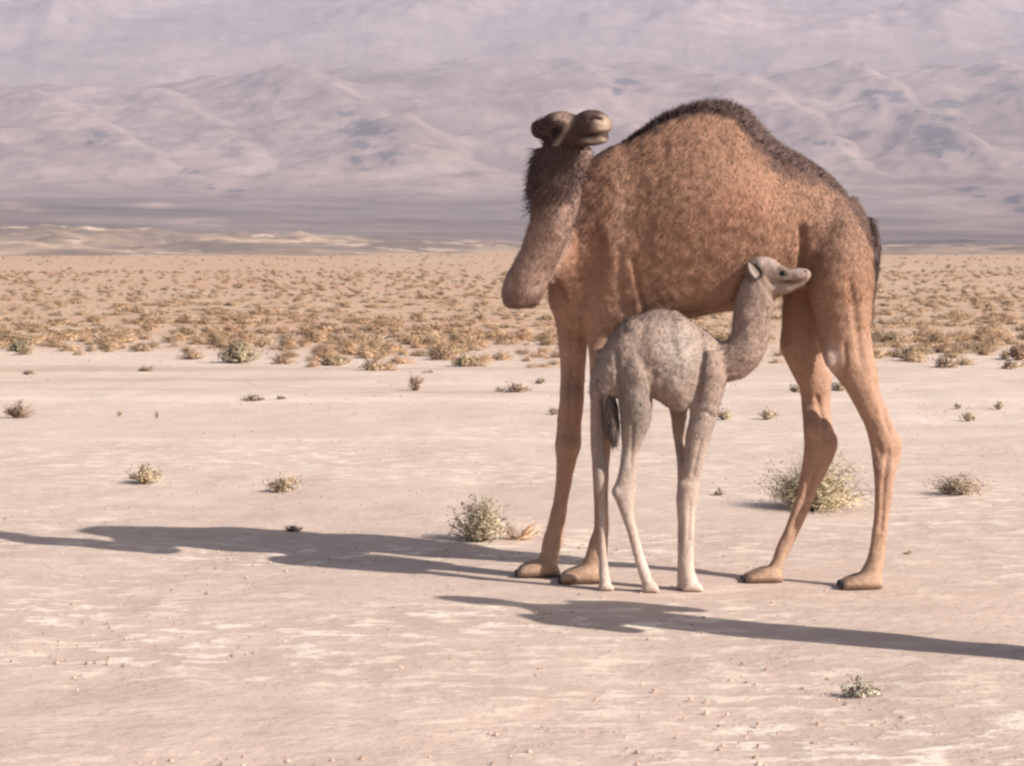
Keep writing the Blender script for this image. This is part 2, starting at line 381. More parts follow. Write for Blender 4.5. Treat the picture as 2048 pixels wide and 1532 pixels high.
# ------------------------------------------------------------------ body building
class Body:
    def __init__(s): s.V = []; s.Fc = []
    def rings(s, R):
        n = len(R[0]); b = len(s.V)
        for r in R: s.V += [tuple(v) for v in r]
        for i in range(len(R) - 1):
            for j in range(n):
                k = (j + 1) % n
                s.Fc.append((b + i*n + j, b + i*n + k, b + (i+1)*n + k, b + (i+1)*n + j))
        for e, rr in ((0, R[0]), (len(R) - 1, R[-1])):
            c = sum((Vector(v) for v in rr), Vector()) / n
            s.V.append(tuple(c)); ci = len(s.V) - 1
            for j in range(n):
                k = (j + 1) % n; a_, b_ = b + e*n + j, b + e*n + k
                s.Fc.append((ci, b_, a_) if e == 0 else (ci, a_, b_))
    def interp(s, rows, sub):
        rows = [np.array(r, float) for r in rows]; out = []
        for i in range(len(rows) - 1):
            p0 = rows[max(i-1, 0)]; p1 = rows[i]; p2 = rows[i+1]; p3 = rows[min(i+2, len(rows)-1)]
            for q in range(sub):
                t = q / sub
                c = 0.5 * ((2*p1) + (-p0 + p2)*t + (2*p0 - 5*p1 + 4*p2 - p3)*t*t + (-p0 + 3*p1 - 3*p2 + p3)*t**3)
                c[3:] = np.maximum(c[3:], np.minimum(p1[3:], p2[3:]) * .9)
                out.append(c)
        out.append(rows[-1]); return out
    def leg(s, rows, n=20, sub=3):              # rows: (py, xl, xr, Y, depth_half_m): level cross sections
        R = []
        for (py, xl, xr, Y, rd) in s.interp(rows, sub):
            c = P((xl + xr) / 2, py, Y); rx = (xr - xl) / 2 * Y / F
            R.append([(c.x + rx * math.cos(a), c.y + rd * math.sin(a), c.z) for a in np.linspace(0, 2*math.pi, n, endpoint=False)])
        s.rings(R)
    def trunk(s, rows, n=32, sub=3):            # rows: (px, top, bot, Y, depth_half_m, pinch)
        R = []
        for (px, tp, bt, Y, rd, k) in s.interp(rows, sub):
            zt = P(px, tp, Y); zb = P(px, bt, Y); zc = (zt.z + zb.z) / 2; h = (zt.z - zb.z) / 2
            ring = []
            for a in np.linspace(0, 2*math.pi, n, endpoint=False):
                q = (math.sin(a) + 1) / 2
                m = max(0, min(1, (q - .45) / .55)); m = m*m*(3 - 2*m)
                ca = math.cos(a); e = .46 if math.sin(a) < 0 else .8
                ring.append((zt.x, zt.y + rd * math.copysign(abs(ca) ** e, ca) * (1 - k * m), zc + h * math.sin(a)))
            R.append(ring)
        s.rings(R)
    def sweep(s, rows, n=24, sub=4):            # rows: (px, py, Y, r_px, depth_half_m): sections square to the path
        rr = s.interp(rows, sub); C = [P(r[0], r[1], r[2]) for r in rr]; R = []
        for i, r in enumerate(rr):
            T = (C[min(i+1, len(C)-1)] - C[max(i-1, 0)]).normalized()
            u = T.cross(Vector((0, 1, 0))).normalized(); v = u.cross(T).normalized()
            ru = r[3] * r[2] / F
            R.append([tuple(C[i] + u * ru * math.cos(a) + v * r[4] * math.sin(a)) for a in np.linspace(0, 2*math.pi, n, endpoint=False)])
        s.rings(R)
    def blob(s, px, py, Y, rx, ry, rd):
        c = P(px, py, Y); R = []
        for lat in np.linspace(-1.35, 1.35, 9):
            R.append([(c.x + rx*Y/F*math.cos(lat)*math.cos(a), c.y + rd*math.cos(lat)*math.sin(a), c.z + ry*Y/F*math.sin(lat)) for a in np.linspace(0, 2*math.pi, 16, endpoint=False)])
        s.rings(R)
    def foot(s, cols, Y, rd, split=1):          # cols: (px, top, bot); sole on the ground; two toes in front
        for sg in (-1, 1):
            R = []
            n = len(cols)
            for i, (px, tp, bt) in enumerate(s.interp([(c[0], c[1], c[2]) for c in cols], 3)):
                f = i / (3 * (n - 1)); prof = math.sin(math.pi * min(1, max(.04, (f * .93 + .05)))) ** .45
                zt = P(px, tp, Y); z1 = max(zt.z, .012)
                wz = z1 / 2; wy = rd * .62 * prof
                yc = Y + sg * rd * .45 * (1 - f * .5)
                R.append([(zt.x, yc + wy * math.cos(a), wz + wz * math.copysign(abs(math.sin(a)) ** .8, math.sin(a))) for a in np.linspace(0, 2*math.pi, 16, endpoint=False)])
            s.rings(R)
    def build(s, voxel, smooth):
        me = bpy.data.meshes.new('tmp'); me.from_pydata(s.V, [], s.Fc); me.update()
        o = bpy.data.objects.new('tmp', me); COL.objects.link(o)
        r = o.modifiers.new('r', 'REMESH'); r.mode = 'VOXEL'; r.voxel_size = voxel
        q = o.modifiers.new('s', 'SMOOTH'); q.factor = 0.5; q.iterations = smooth
        dg = bpy.context.evaluated_depsgraph_get()
        m2 = bpy.data.meshes.new_from_object(o.evaluated_get(dg)); bpy.data.objects.remove(o); bpy.data.meshes.remove(me)
        return m2

def arrays(me):
    V = np.empty(len(me.vertices) * 3, np.float32); me.vertices.foreach_get('co', V); V = V.reshape(-1, 3)
    Nn = np.empty(len(me.vertices) * 3, np.float32); me.vertices.foreach_get('normal', Nn); Nn = Nn.reshape(-1, 3)
    me.calc_loop_triangles(); T = np.empty(len(me.loop_triangles) * 3, np.int32); me.loop_triangles.foreach_get('vertices', T)
    return V, Nn, T.reshape(-1, 3)
def vnoise(V, s, z=0.0): return np.array([noise.noise((v[0]*s, v[1]*s, v[2]*s + z)) for v in V])

def finish_body(me, name, mat, parent, colf, dispf, cre):
    V, Nn, T = arrays(me)
    V = V + Nn * (dispf(V) + creases(to_px(V), Nn, cre))[:, None]
    V[:, 2] = np.maximum(V[:, 2], 0.002)
    me.vertices.foreach_set('co', (V - np.array(parent.location, np.float32)).ravel()); me.update()
    me.polygons.foreach_set('use_smooth', np.ones(len(me.polygons), bool))
    me.materials.clear(); me.materials.append(mat)
    a = me.color_attributes.new('Col', 'FLOAT_COLOR', 'POINT'); c = np.ones((len(V), 4), np.float32); C = colf(V); c[:, :3] = C
    a.data.foreach_set('color', c.ravel())
    o = bpy.data.objects.new(name, me); me.name = name; COL.objects.link(o); o.parent = parent
    me.update()
    V2, N2, T2 = arrays(me)
    return o, V, N2, T2, C

def hair(name, parent, V, Nn, T, C, n, wfn, lenfn, layfn, width, lift=.45, jitter=.35, cvar=.18, mat=M_HAIR, curl=0.0, darktip=1.0, colfn=None):
    """ribbons: two tapered segments each, standing on the skin"""
    A = V[T[:, 0]]; B = V[T[:, 1]]; Cc = V[T[:, 2]]
    area = np.linalg.norm(np.cross(B - A, Cc - A), axis=1)
    cen = (A + B + Cc) / 3
    wt = area * wfn(cen, Nn[T[:, 0]]); wt = np.maximum(wt, 0)
    if wt.sum() <= 0: return None
    idx = rng.choice(len(T), n, p=wt / wt.sum())
    r1 = np.sqrt(rng.random(n)); r2 = rng.random(n)
    b0, b1, b2 = (1 - r1)[:, None], (r1 * (1 - r2))[:, None], (r1 * r2)[:, None]
    t = T[idx]; p = V[t[:, 0]]*b0 + V[t[:, 1]]*b1 + V[t[:, 2]]*b2
    nn = Nn[t[:, 0]]*b0 + Nn[t[:, 1]]*b1 + Nn[t[:, 2]]*b2; nn /= np.linalg.norm(nn, axis=1)[:, None] + 1e-9
    c = C[t[:, 0]]*b0 + C[t[:, 1]]*b1 + C[t[:, 2]]*b2
    if colfn is not None: c = colfn(p, c)
    lay = layfn(p); lay = lay - nn * (lay * nn).sum(1)[:, None]; lay /= np.linalg.norm(lay, axis=1)[:, None] + 1e-6
    j = rng.normal(0, jitter, (n, 3))
    d1 = lay * (1 - lift) + nn * lift + j; d1 /= np.linalg.norm(d1, axis=1)[:, None]
    d2 = d1 + lay * .35 + rng.normal(0, curl + .1, (n, 3)); d2 /= np.linalg.norm(d2, axis=1)[:, None]
    L = (lenfn(p) * rng.uniform(.6, 1.25, n))[:, None]
    wd = np.cross(d1, nn + rng.normal(0, .25, (n, 3))); wd /= np.linalg.norm(wd, axis=1)[:, None] + 1e-9
    wd *= width * rng.uniform(.7, 1.3, n)[:, None] / 2
    c = c * np.clip(1 + .24 * vnoise(p, 30, 2.0) + .16 * vnoise(p, 9, 4.0), .6, 1.5)[:, None]
    p0 = p - nn * .002; p1 = p0 + d1 * L * .5; p2 = p1 + d2 * L * .5
    VV = np.stack([p0 - wd, p0 + wd, p1 + wd*.75, p1 - wd*.75, p2], 1).reshape(-1, 3)
    VV[:, 2] = np.maximum(VV[:, 2], .002)
    k = np.arange(n)[:, None] * 5
    fc = np.concatenate([k + 0, k + 1, k + 2, k + 3, k + 3, k + 2, k + 4], 1).ravel()
    lt = np.tile([4, 3], n)
    cc = np.clip(c * rng.normal(1, cvar, n)[:, None], .004, .95)
    cc = np.repeat(cc[:, None, :], 5, 1); cc[:, 4] *= darktip; cc = cc.reshape(-1, 3)
    o = mesh_np(name, VV - np.array(parent.location, np.float32), fc, lt, mat, parent=parent, col=cc, nrm=np.repeat((nn + .35 * d1)[:, None, :], 5, 1).reshape(-1, 3))
    tag(o, kind='stuff')
    return o

def seg_dist(px, pts):
    """distance in drawing units from a chain of points (for creases and tendons)"""
    best = np.full(len(px), 1e9)
    for (x0, y0), (x1, y1) in zip(pts[:-1], pts[1:]):
        dx, dy = x1 - x0, y1 - y0; t = np.clip(((px[:, 0]-x0)*dx + (px[:, 1]-y0)*dy) / (dx*dx + dy*dy), 0, 1)
        best = np.minimum(best, np.hypot(px[:, 0] - x0 - t*dx, px[:, 1] - y0 - t*dy))
    return best
CRE_M = [([(1603,455),(1605,500),(1600,545)],8,0.0297),([(1640,672),(1655,690),(1668,694)],4,0.0081),([(1690,690),(1692,725),(1686,752)],4,0.0081),
 ([(1752,765),(1768,820),(1778,858)],5,0.0121),([(1776,905),(1768,960),(1763,1060)],5,0.0081),([(1752,880),(1762,905)],6,0.0081),([(1634,795),(1647,850),(1648,884)],5,0.0121),([(1634,930),(1612,990),(1586,1060)],5,0.0081),
 ([(1145,690),(1142,780),(1140,850)],5,0.0081),([(1128,930),(1116,1000),(1102,1070)],4,0.0068),([(1240,500),(1238,560),(1246,620)],8,.007),([(1266,520),(1276,580),(1290,625)],5,0.0108),
 ([(1112,562),(1124,585),(1130,600)],5,0.0135),([(1100,600),(1125,615),(1150,650)],5,0.0108),([(1160,640),(1172,700)],6,0.0162),([(1700,560),(1712,640),(1722,720)],7,0.0108)]
CRE_C = [([(1404,640),(1408,700),(1396,800)],5,0.0135),([(1304,730),(1308,760),(1305,800)],7,.006),([(1232,700),(1236,760),(1240,800)],5,0.0121),
 ([(1402,880),(1386,950)],4,0.0054),([(1380,1005),(1377,1080)],4,0.0041),([(1266,850),(1262,930)],4,0.0068),([(1198,860),(1202,930)],4,0.0054),([(1520,560),(1534,580),(1548,600)],4,0.0054),([(1380,830),(1410,822),(1430,836)],4,0.0054)]
def creases(px, Nn, L):
    d = np.zeros(len(px)); near = np.clip(-Nn[:, 1] * 2, 0, 1)
    for pts, w_, dep in L: d -= dep * np.exp(-(seg_dist(px, pts) / w_) ** 2)
    return d * near
def blend(C, m, c): return C * (1 - m[:, None]) + np.array(c) * m[:, None]
def gpx(px, x, y, rx, ry, p=1.0): return np.exp(-((((px[:, 0]-x)/rx)**2 + ((px[:, 1]-y)/ry)**2)) ** p)

def uvsphere(c, r, nu=16, nv=10):
    V = []; Fc = []; 
    for i in range(nv + 1):
        la = -math.pi/2 + math.pi * i / nv
        for j in range(nu):
            lo = 2*math.pi*j/nu; V.append((c[0]+r[0]*math.cos(la)*math.cos(lo), c[1]+r[1]*math.cos(la)*math.sin(lo), c[2]+r[2]*math.sin(la)))
    for i in range(nv):
        for j in range(nu):
            k = (j+1) % nu; Fc += [i*nu+j, i*nu+k, (i+1)*nu+k, (i+1)*nu+j]
    return V, Fc
def ball(name, c, r, mat, parent):
    V, Fc = uvsphere(c, r); V = np.array(V) - np.array(parent.location)
    return mesh_np(name, V, Fc, [4] * (len(Fc)//4), mat, parent=parent, smooth=True)
def ear_mesh(name, base, tip, wide, side, parent, outer, inner, cup=.35):
    """a cupped leaf-shaped ear with thickness"""
    base = Vector(base); tip = Vector(tip); ax = tip - base; L = ax.length; ax.normalize()
    sd = Vector(side).normalized(); sd = (sd - ax * sd.dot(ax)).normalized(); nr = ax.cross(sd)
    V = []; C = []; nu, nv = 11, 9
    for lay in (0, 1):
        for i in range(nu):
            t = i / (nu - 1); wv = wide * (math.sin(math.pi * min(1, t * .82 + .16)) ** .8) * (1 if t < 1 else .1)
            for j in range(nv):
                s = j / (nv - 1) * 2 - 1
                p = base + ax * (L * t) + sd * (wv * s * (1 - .15 * lay)) + nr * (cup * wv * (s * s) + (.0 if lay == 0 else .006 * (1 - s*s)))
                V.append(tuple(p - parent.location)); C.append(outer if lay == 0 or abs(s) > .6 or t < .12 or t > .93 else inner)
    Fc = []
    for lay in (0, 1):
        o = lay * nu * nv
        for i in range(nu - 1):
            for j in range(nv - 1):
                q = [o+i*nv+j, o+i*nv+j+1, o+(i+1)*nv+j+1, o+(i+1)*nv+j]
                Fc += q if lay == 0 else q[::-1]
    return mesh_np(name, V, Fc, [4] * (len(Fc)//4), M_HAIR, parent=parent, col=np.array(C), smooth=True)
def tube_part(name, pts, parent, col, n=10):
    """tapered tube along world points (x,y,z,r)"""
    b = Body(); R = []
    C = [Vector(p[:3]) for p in pts]
    for i, p in enumerate(pts):
        T = (C[min(i+1, len(C)-1)] - C[max(i-1, 0)]).normalized(); u = T.cross(Vector((.3, 1, .1))).normalized(); v = u.cross(T)
        R.append([tuple(C[i] + (u*math.cos(a) + v*math.sin(a)) * p[3]) for a in np.linspace(0, 2*math.pi, n, endpoint=False)])
    b.rings(R); V = np.array(b.V) - np.array(parent.location)
    fl = [i for f in b.Fc for i in f]; lt = [len(f) for f in b.Fc]
    return mesh_np(name, V, fl, lt, M_COAT, parent=parent, col=np.tile(np.array(col), (len(V), 1)), smooth=True), b
def body_arrays(b):
    me = bpy.data.meshes.new('t'); me.from_pydata(b.V, [], b.Fc); me.update(); r = arrays(me); bpy.data.meshes.remove(me); return r
def nails(parent, cols, Y, rd):
    (x0, t0, _), (x1, t1, _) = cols[0], cols[1]
    for sg in (-1, 1):
        p = P(x0 + (3 if x1 > x0 else -3), t0, Y); r = rd * .30
        ball('toenail', (p.x, Y + sg * rd * .45, max(.012, p.z * .62)), (.016, r, max(.012, p.z * .6)), M_NAIL, parent)

# ------------------------------------------------------------------ mother camel
def mother():
    root = empty('camel', G(1400, 1165)); tag(root, 'tall brown adult camel with dark shaggy hump, head turned to the right over its shoulder', 'camel')
    bpy.context.view_layer.update()
    b = Body()
    b.trunk([(1098,545,604,9.617,.06,0),(1108,480,628,9.626,.12,0),(1128,405,652,9.643,.17,.1),(1160,342,670,9.652,.21,.2),(1190,312,682,9.652,.24,.25),
             (1215,297,688,9.643,.265,.3),(1260,276,684,9.634,.29,.35),(1300,254,670,9.617,.31,.42),(1340,232,652,9.600,.33,.5),(1380,217,638,9.583,.34,.55),
             (1420,211,628,9.566,.345,.58),(1460,216,622,9.548,.34,.58),(1490,236,614,9.540,.335,.52),(1512,262,606,9.531,.325,.45),(1545,292,596,9.523,.305,.38),
             (1600,320,574,9.497,.265,.3),(1650,350,600,9.480,.26,.25),(1690,390,640,9.462,.24,.2),(1718,436,652,9.454,.2,.15),(1736,484,640,9.445,.13,.1),(1743,545,600,9.445,.05,0)])
    YA, YB, YC, YD = G(0,1152).y, G(0,1165).y, G(0,1177).y, G(0,1165).y + .03
    # hind, near side
    b.leg([(395,1640,1712,9.394,.09),(440,1624,1735,9.359,.13),(500,1610,1744,9.333,.15),(560,1611,1744,9.316,.15),(600,1618,1743,9.316,.135),(640,1632,1742,9.316,.12),
           (672,1637,1743,9.316,.105),(700,1641,1747,9.316,.095),(727,1650,1752,9.316,.085),(752,1669,1756,9.325,.075),(775,1688,1760,9.325,.066),(811,1709,1771,9.333,.058),(852,1729,1788,9.342,.052),
           (886,1738,1803,9.342,.05),(915,1743,1800,9.342,.047),(936,1746,1794,YC,.042),(957,1748,1789,YC,.038),(999,1749,1783,YC,.033),(1040,1746,1778,YC,.031),(1082,1741,1773,YC,.031),
           (1103,1737,1771,YC,.034),(1124,1730,1768,YC,.038),(1145,1718,1765,YC,.045),(1160,1710,1763,YC,.05)])
    b.blob(1662,712,9.273,16,26,.03)
    b.blob(1786,884,9.342,16,20,.036)
    fc = [(1680,1164,1176),(1690,1157,1177),(1705,1151,1177),(1724,1146,1177),(1745,1146,1177),(1759,1154,1176),(1764,1164,1175)]
    b.foot(fc, YC, .085)
    # hind, far side
    b.leg([(540,1570,1670,9.566,.1),(598,1566,1655,9.574,.11),(643,1564,1645,9.583,.1),(685,1560,1650,9.583,.09),(706,1563,1656,9.583,.085),(748,1584,1664,9.583,.075),
           (777,1598,1662,9.583,.066),(811,1603,1661,9.583,.058),(852,1606,1666,YD,.052),(886,1607,1672,YD,.05),(915,1605,1668,YD,.045),(936,1603,1658,YD,.042),(957,1600,1648,YD,.038),
           (978,1595,1636,YD,.034),(1020,1584,1619,YD,.031),(1061,1567,1600,YD,.03),(1103,1549,1580,YD,.032),(1124,1541,1570,YD,.036),(1142,1530,1566,YD,.044),(1155,1524,1564,YD,.05)])
    fd = [(1486,1154,1163),(1496,1147,1164),(1510,1141,1164),(1530,1134,1164),(1548,1134,1164),(1561,1144,1163),(1566,1154,1162)]
    b.foot(fd, YD, .085)
    # front, far side
    b.leg([(560,1105,1215,9.703,.13),(610,1106,1198,9.712,.12),(650,1113,1182,9.720,.1),(700,1118,1174,9.729,.08),(750,1120,1171,9.738,.068),(800,1118,1168,YA,.06),(850,1113,1164,YA,.056),
           (888,1110,1162,YA,.054),(919,1112,1154,YA,.05),(954,1112,1145,YA,.044),(1001,1106,1137,YA,.036),(1048,1095,1130,YA,.033),(1083,1085,1126,YA,.035),(1107,1080,1118,YA,.04),(1123,1073,1117,YA,.046),(1138,1068,1118,YA,.05)])
    fa = [(1032,1143,1151),(1041,1132,1152),(1052,1126,1152),(1072,1121,1152),(1096,1118,1152),(1113,1128,1151),(1121,1142,1150)]
    b.foot(fa, YA, .09)
    # front, near side
    b.leg([(560,1170,1300,9.540,.15),(620,1172,1270,9.548,.13),(680,1174,1246,9.557,.1),(720,1178,1230,YB,.08),(800,1181,1224,YB,.062),(860,1180,1223,YB,.058),(895,1181,1222,YB,.054),
           (930,1184,1219,YB,.047),(977,1186,1217,YB,.038),(1024,1188,1217,YB,.034),(1057,1187,1217,YB,.034),(1083,1179,1217,YB,.036),(1107,1171,1215,YB,.041),(1126,1164,1213,YB,.047),(1145,1160,1213,YB,.05)])
    fb = [(1119,1154,1163),(1128,1145,1164),(1141,1138,1165),(1161,1132,1165),(1186,1130,1165),(1204,1140,1164),(1212,1154,1163)]
    b.foot(fb, YB, .09)
    # chest pad, shoulder muscle
    b.blob(1215,672,9.634,42,26,.11)
    b.blob(1180,590,9.57,70,74,.10)
    # neck: out of the chest, down and forward, then up to the head
    b.sweep([(1240,430,9.652,110,.17),(1185,470,9.626,88,.15),(1140,498,9.574,66,.13),(1100,520,9.505,50,.11),(1070,535,9.445,42,.1)])
    b.leg([(616,1016,1060,9.411,.05),(611,1009,1072,9.411,.085),(598,1005,1082,9.411,.1),(575,1005,1093,9.402,.105),(545,1014,1105,9.385,.105),(512,1034,1122,9.359,.1),(471,1051,1138,9.333,.098),
           (440,1059,1152,9.316,.098),(405,1066,1161,9.308,.095),(375,1070,1164,9.299,.092),(340,1074,1172,9.299,.088),(305,1080,1186,9.299,.08),(275,1088,1172,9.299,.07)])
    # head
    b.sweep([(1096,268,9.376,20,.05),(1106,262,9.351,32,.078),(1121,258,9.308,35,.088),(1137,258,9.265,33,.082),(1153,258,9.217,31,.068),(1171,254,9.170,33,.056),
             (1188,251,9.127,32,.056),(1202,252,9.097,27,.052),(1210,253,9.084,20,.042),(1216,254,9.071,12,.03)])
    b.sweep([(1120,282,9.316,14,.05),(1150,284,9.239,12,.045),(1180,282,9.153,10,.042),(1202,279,9.101,9,.04),(1212,277,9.084,6,.03)])
    b.blob(1116,246,9.243,16,8,.028)     # brow
    b.blob(1136,888,YA-.02,24,26,.05); b.blob(1664,886,YD,12,24,.05)
    me = b.build(.0085, 7)
    def disp(V):
        px = to_px(V); body = sst(760 - px[:, 1], 0, 150)
        d = (.004 * vnoise(V, 9) + .0035 * vnoise(V, 26, 3)) * body + .0025 * vnoise(V, 14, 5)
        hd = (px[:, 1] < 300) * (px[:, 0] < 1224) * (V[:, 1] < 9.273)
        d -= hd * .020 * gpx(px, 1112, 263, 13, 12)                     # eye socket
        d += hd * .012 * gpx(px, 1122, 246, 20, 7)                      # brow
        d -= hd * .014 * gpx(px, 1150, 244, 12, 16)                     # hollow before the nose
        my = np.interp(px[:, 0], [1150, 1170, 1190, 1216], [268, 271, 270, 265])
        d -= hd * .016 * np.exp(-((px[:, 1] - my) / 3.5) ** 2) * .6 * (px[:, 0] > 1152)   # mouth
        ny = np.interp(px[:, 0], [1176, 1190, 1206], [241, 235, 240])
        d -= hd * .012 * np.exp(-((px[:, 1] - ny) / 3) ** 2) * (px[:, 0] > 1176) * (px[:, 0] < 1206)   # nostril slit
        lg = (px[:, 1] > 770) * (px[:, 1] < 1120)                       # tendons on the shanks
        return d + lg * .003 * vnoise(V * np.array([1, 1, .25], np.float32), 34, 2)
    def colf(V):
        px = to_px(V); n = vnoise(V, 6, 1); n2 = vnoise(V, 16, 7)
        C = np.tile(np.array([.335, .190, .127]), (len(V), 1))
        C = blend(C, sst(px[:, 1] + 30*n, 560, 720), (.39, .24, .17))
        C = blend(C, gpx(px, 1200, 620, 70, 70) * .5, (.40, .24, .17))
        C = blend(C, gpx(px, 1690, 440, 75, 110) * .6, (.22, .14, .108))
        C = blend(C, gpx(px, 1242, 450, 20, 130, 1.5) * .45, (.47, .30, .225))  # sunlit strip down the shoulder, painted into the coat colour
        C = blend(C, gpx(px, 1175, 440, 46, 130, 1.5) * .55, (.22, .115, .085))  # shade on the chest, painted into the coat colour
        C = blend(C, gpx(px, 1480, 410, 60, 45) * .3, (.34, .14, .095))
        C = blend(C, gpx(px, 1665, 715, 18, 30, 2) * .8, (.50, .38, .33))
        C = blend(C, sst(px[:, 1], 1000, 1140), (.41, .27, .19))
        # darker crest along the hump and rump
        xs = [1180,1260,1300,1340,1380,1420,1460,1490,1512,1545,1600,1650,1690,1720,1740]
        ys = [ 306, 276, 254, 232, 217, 211, 216, 236, 262, 292, 320, 350, 390, 436, 484]
        dep = px[:, 1] - np.interp(px[:, 0], xs, ys)
        wv = np.interp(px[:, 0], [1230,1300,1400,1470,1505,1560,1620,1690], [4, 14, 24, 30, 72, 76, 46, 16])
        m = (px[:, 0] > 1230) * (1 - sst(dep + 14*n2, wv*.35, wv))
        C = blend(C, np.clip(m, 0, 1) * .85, (.105, .064, .058))
        # neck column and head (they stand nearer than the chest)
        xr = np.interp(px[:, 1], [215, 290, 300, 330, 380, 430, 452, 509, 543, 575, 620], [1230, 1222, 1192, 1180, 1170, 1160, 1150, 1126, 1112, 1104, 1092])
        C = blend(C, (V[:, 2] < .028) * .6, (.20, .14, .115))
        near = (px[:, 0] < xr + 3) * (V[:, 1] < 9.488)
        near = near.astype(float)
        ncol = np.tile(np.array([.31, .205, .165]), (len(V), 1))
        ncol = blend(ncol, gpx(px, 1105, 335, 62, 58) * .92, (.085, .052, .048))
        ncol = blend(ncol, gpx(px, 1082, 420, 22, 60) * .55, (.14, .095, .085))
        ncol = blend(ncol, gpx(px, 1096, 470, 12, 50) * .6, (.15, .085, .065))
        ncol = blend(ncol, sst(px[:, 1] + 10*n2, 575, 600) * .6, (.13, .07, .055))  # shaded lower end of the neck, painted into its colour
        ncol = blend(ncol, (px[:, 1] < 300).astype(float) * .96, (.066, .037, .033))
        ncol = blend(ncol, gpx(px, 1126, 236, 20, 13, 1.5) * .85, (.40, .275, .21))
        ncol = blend(ncol, np.exp(-((px[:, 0] - (1143 - .62 * (px[:, 1] - 240))) / 6) ** 2) * (px[:, 1] > 232) * (px[:, 1] < 292) * .8, (.44, .33, .27))
        ncol = blend(ncol, gpx(px, 1203, 248, 21, 18, 2) * .85, (.46, .345, .27))
        ncol = blend(ncol, gpx(px, 1192, 281, 26, 6, 2) * .85, (.47, .38, .30))
        ncol = blend(ncol, gpx(px, 1160, 236, 16, 14) * .8, (.10, .055, .05))
        ncol = blend(ncol, gpx(px, 1180, 226, 14, 8) * .8, (.13, .08, .065))
        ncol = blend(ncol, np.exp(-((px[:, 0] - np.interp(px[:, 1], [296, 345], [1192, 1178])) / 6) ** 2) * (px[:, 1] > 294) * (px[:, 1] < 350) * .8, (.40, .28, .23))  # lit edge of the throat, painted in as paler coat
        ncol = blend(ncol, gpx(px, 1085, 268, 22, 26) * .9, (.035, .022, .02))
        ncol = blend(ncol, gpx(px, 1112, 264, 14, 12) * .95, (.03, .02, .018))
        ncol = blend(ncol, np.exp(-((px[:, 1] - np.interp(px[:, 0], [1150, 1170, 1190, 1216], [268, 271, 270, 265])) / 3.5) ** 2) * (px[:, 0] > 1150) * (px[:, 1] < 290) * .85, (.06, .04, .035))
        ncol = blend(ncol, np.exp(-((px[:, 1] - np.interp(px[:, 0], [1176, 1190, 1206], [241, 235, 240])) / 3) ** 2) * (px[:, 0] > 1174) * (px[:, 0] < 1207) * .85, (.06, .035, .03))
        C = C * (1 - near[:, None]) + ncol * near[:, None]
        return np.clip(C, .01, .9)
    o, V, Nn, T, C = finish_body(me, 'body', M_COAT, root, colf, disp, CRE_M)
    down = lambda p: np.stack([.35 + .15*np.sin(p[:, 0]*9), np.zeros(len(p)), -np.ones(len(p))], 1)
    def w_body(c, n):
        px = to_px(c); return np.where(px[:, 1] < 700, 1.0, .0) * np.where((px[:, 0] < 1225) & (c[:, 1] < 9.480), .6, 1)
    def l_body(p):
        px = to_px(p); return np.where((px[:, 0] < 1225) & (px[:, 1] < 300) & (p[:, 1] < 9.480), .008, np.interp(px[:, 1], [300, 560, 660, 700], [.025, .022, .014, .009]))
    hair('coat_fur', root, V, Nn, T, C, 150000, w_body, l_body, down, .0034, .17, .24, .08, curl=.2)
    hair('leg_fur', root, V, Nn, T, C, 26000, lambda c, n: (to_px(c)[:, 1] >= 680) * 1.0, lambda p: np.full(len(p), .009), down, .0035, .2, .2, .12)
    # dark shaggy crest on the hump and back
    xs = [1230,1260,1300,1340,1380,1420,1460,1490,1512,1545,1600,1650,1700]; ys = [290,276,254,232,217,211,216,236,262,292,320,350,402]
    def w_crest(c, n):
        px = to_px(c); d = px[:, 1] - np.interp(px[:, 0], xs, ys)
        return (px[:, 0] > 1245) * (px[:, 0] < 1690) * np.clip(1 - d / np.interp(px[:, 0], [1245,1400,1500,1560,1640,1690], [5, 10, 22, 26, 12, 6]), 0, 1) * (d > -20)
    dark = lambda p, c: np.tile(np.array([.095, .060, .054]), (len(p), 1)) * (1 + .6*rng.random((len(p), 1)))
    hair('hump_hair', root, V, Nn, T, C, 15000, w_crest, lambda p: np.interp(to_px(p)[:, 0], [1245,1330,1480,1560,1620,1690], [.02,.042,.055,.045,.03,.018]),
         lambda p: np.stack([np.full(len(p), .8), np.zeros(len(p)), np.full(len(p), -.25)], 1), .003, .6, .35, .2, curl=.35, colfn=dark)
    # dark mane and beard round the upper neck
    def w_mane(c, n):
        px = to_px(c); return (c[:, 1] < 9.480) * (gpx(px, 1095, 335, 44, 42) + .5*gpx(px, 1140, 335, 30, 34)) * (px[:, 1] > 292)
    hair('ear_hair', root, V, Nn, T, C, 900, lambda c, n: (c[:, 1] < 9.49) * gpx(to_px(c), 1088, 262, 14, 16), lambda p: np.full(len(p), .035), lambda p: np.tile([-1., 0, .35], (len(p), 1)), .003, .5, .35, .2, curl=.3, colfn=dark)
    hair('neck_mane', root, V, Nn, T, C, 9000, w_mane, lambda p: np.interp(to_px(p)[:, 0], [1070, 1110, 1170], [.085, .045, .022]),
         lambda p: np.stack([np.full(len(p), -.5), np.zeros(len(p)), np.full(len(p), -.8)], 1), .005, .35, .25, .2, curl=.3, colfn=dark)
    # eyes, ears, nostrils, mouth, toenails, tail
    e = P(1111, 263, 9.246); ball('eye', e, (.024, .02, .024), M_EYE, root)
    e = P(1150, 248, 9.308); ball('eye', e, (.016, .018, .018), M_EYE, root)
    ear_mesh('ear', P(1094, 268, 9.282), P(1064, 246, 9.308), .042, (-0.3, 0, -1), root, (.10, .062, .052), (.035, .022, .02))
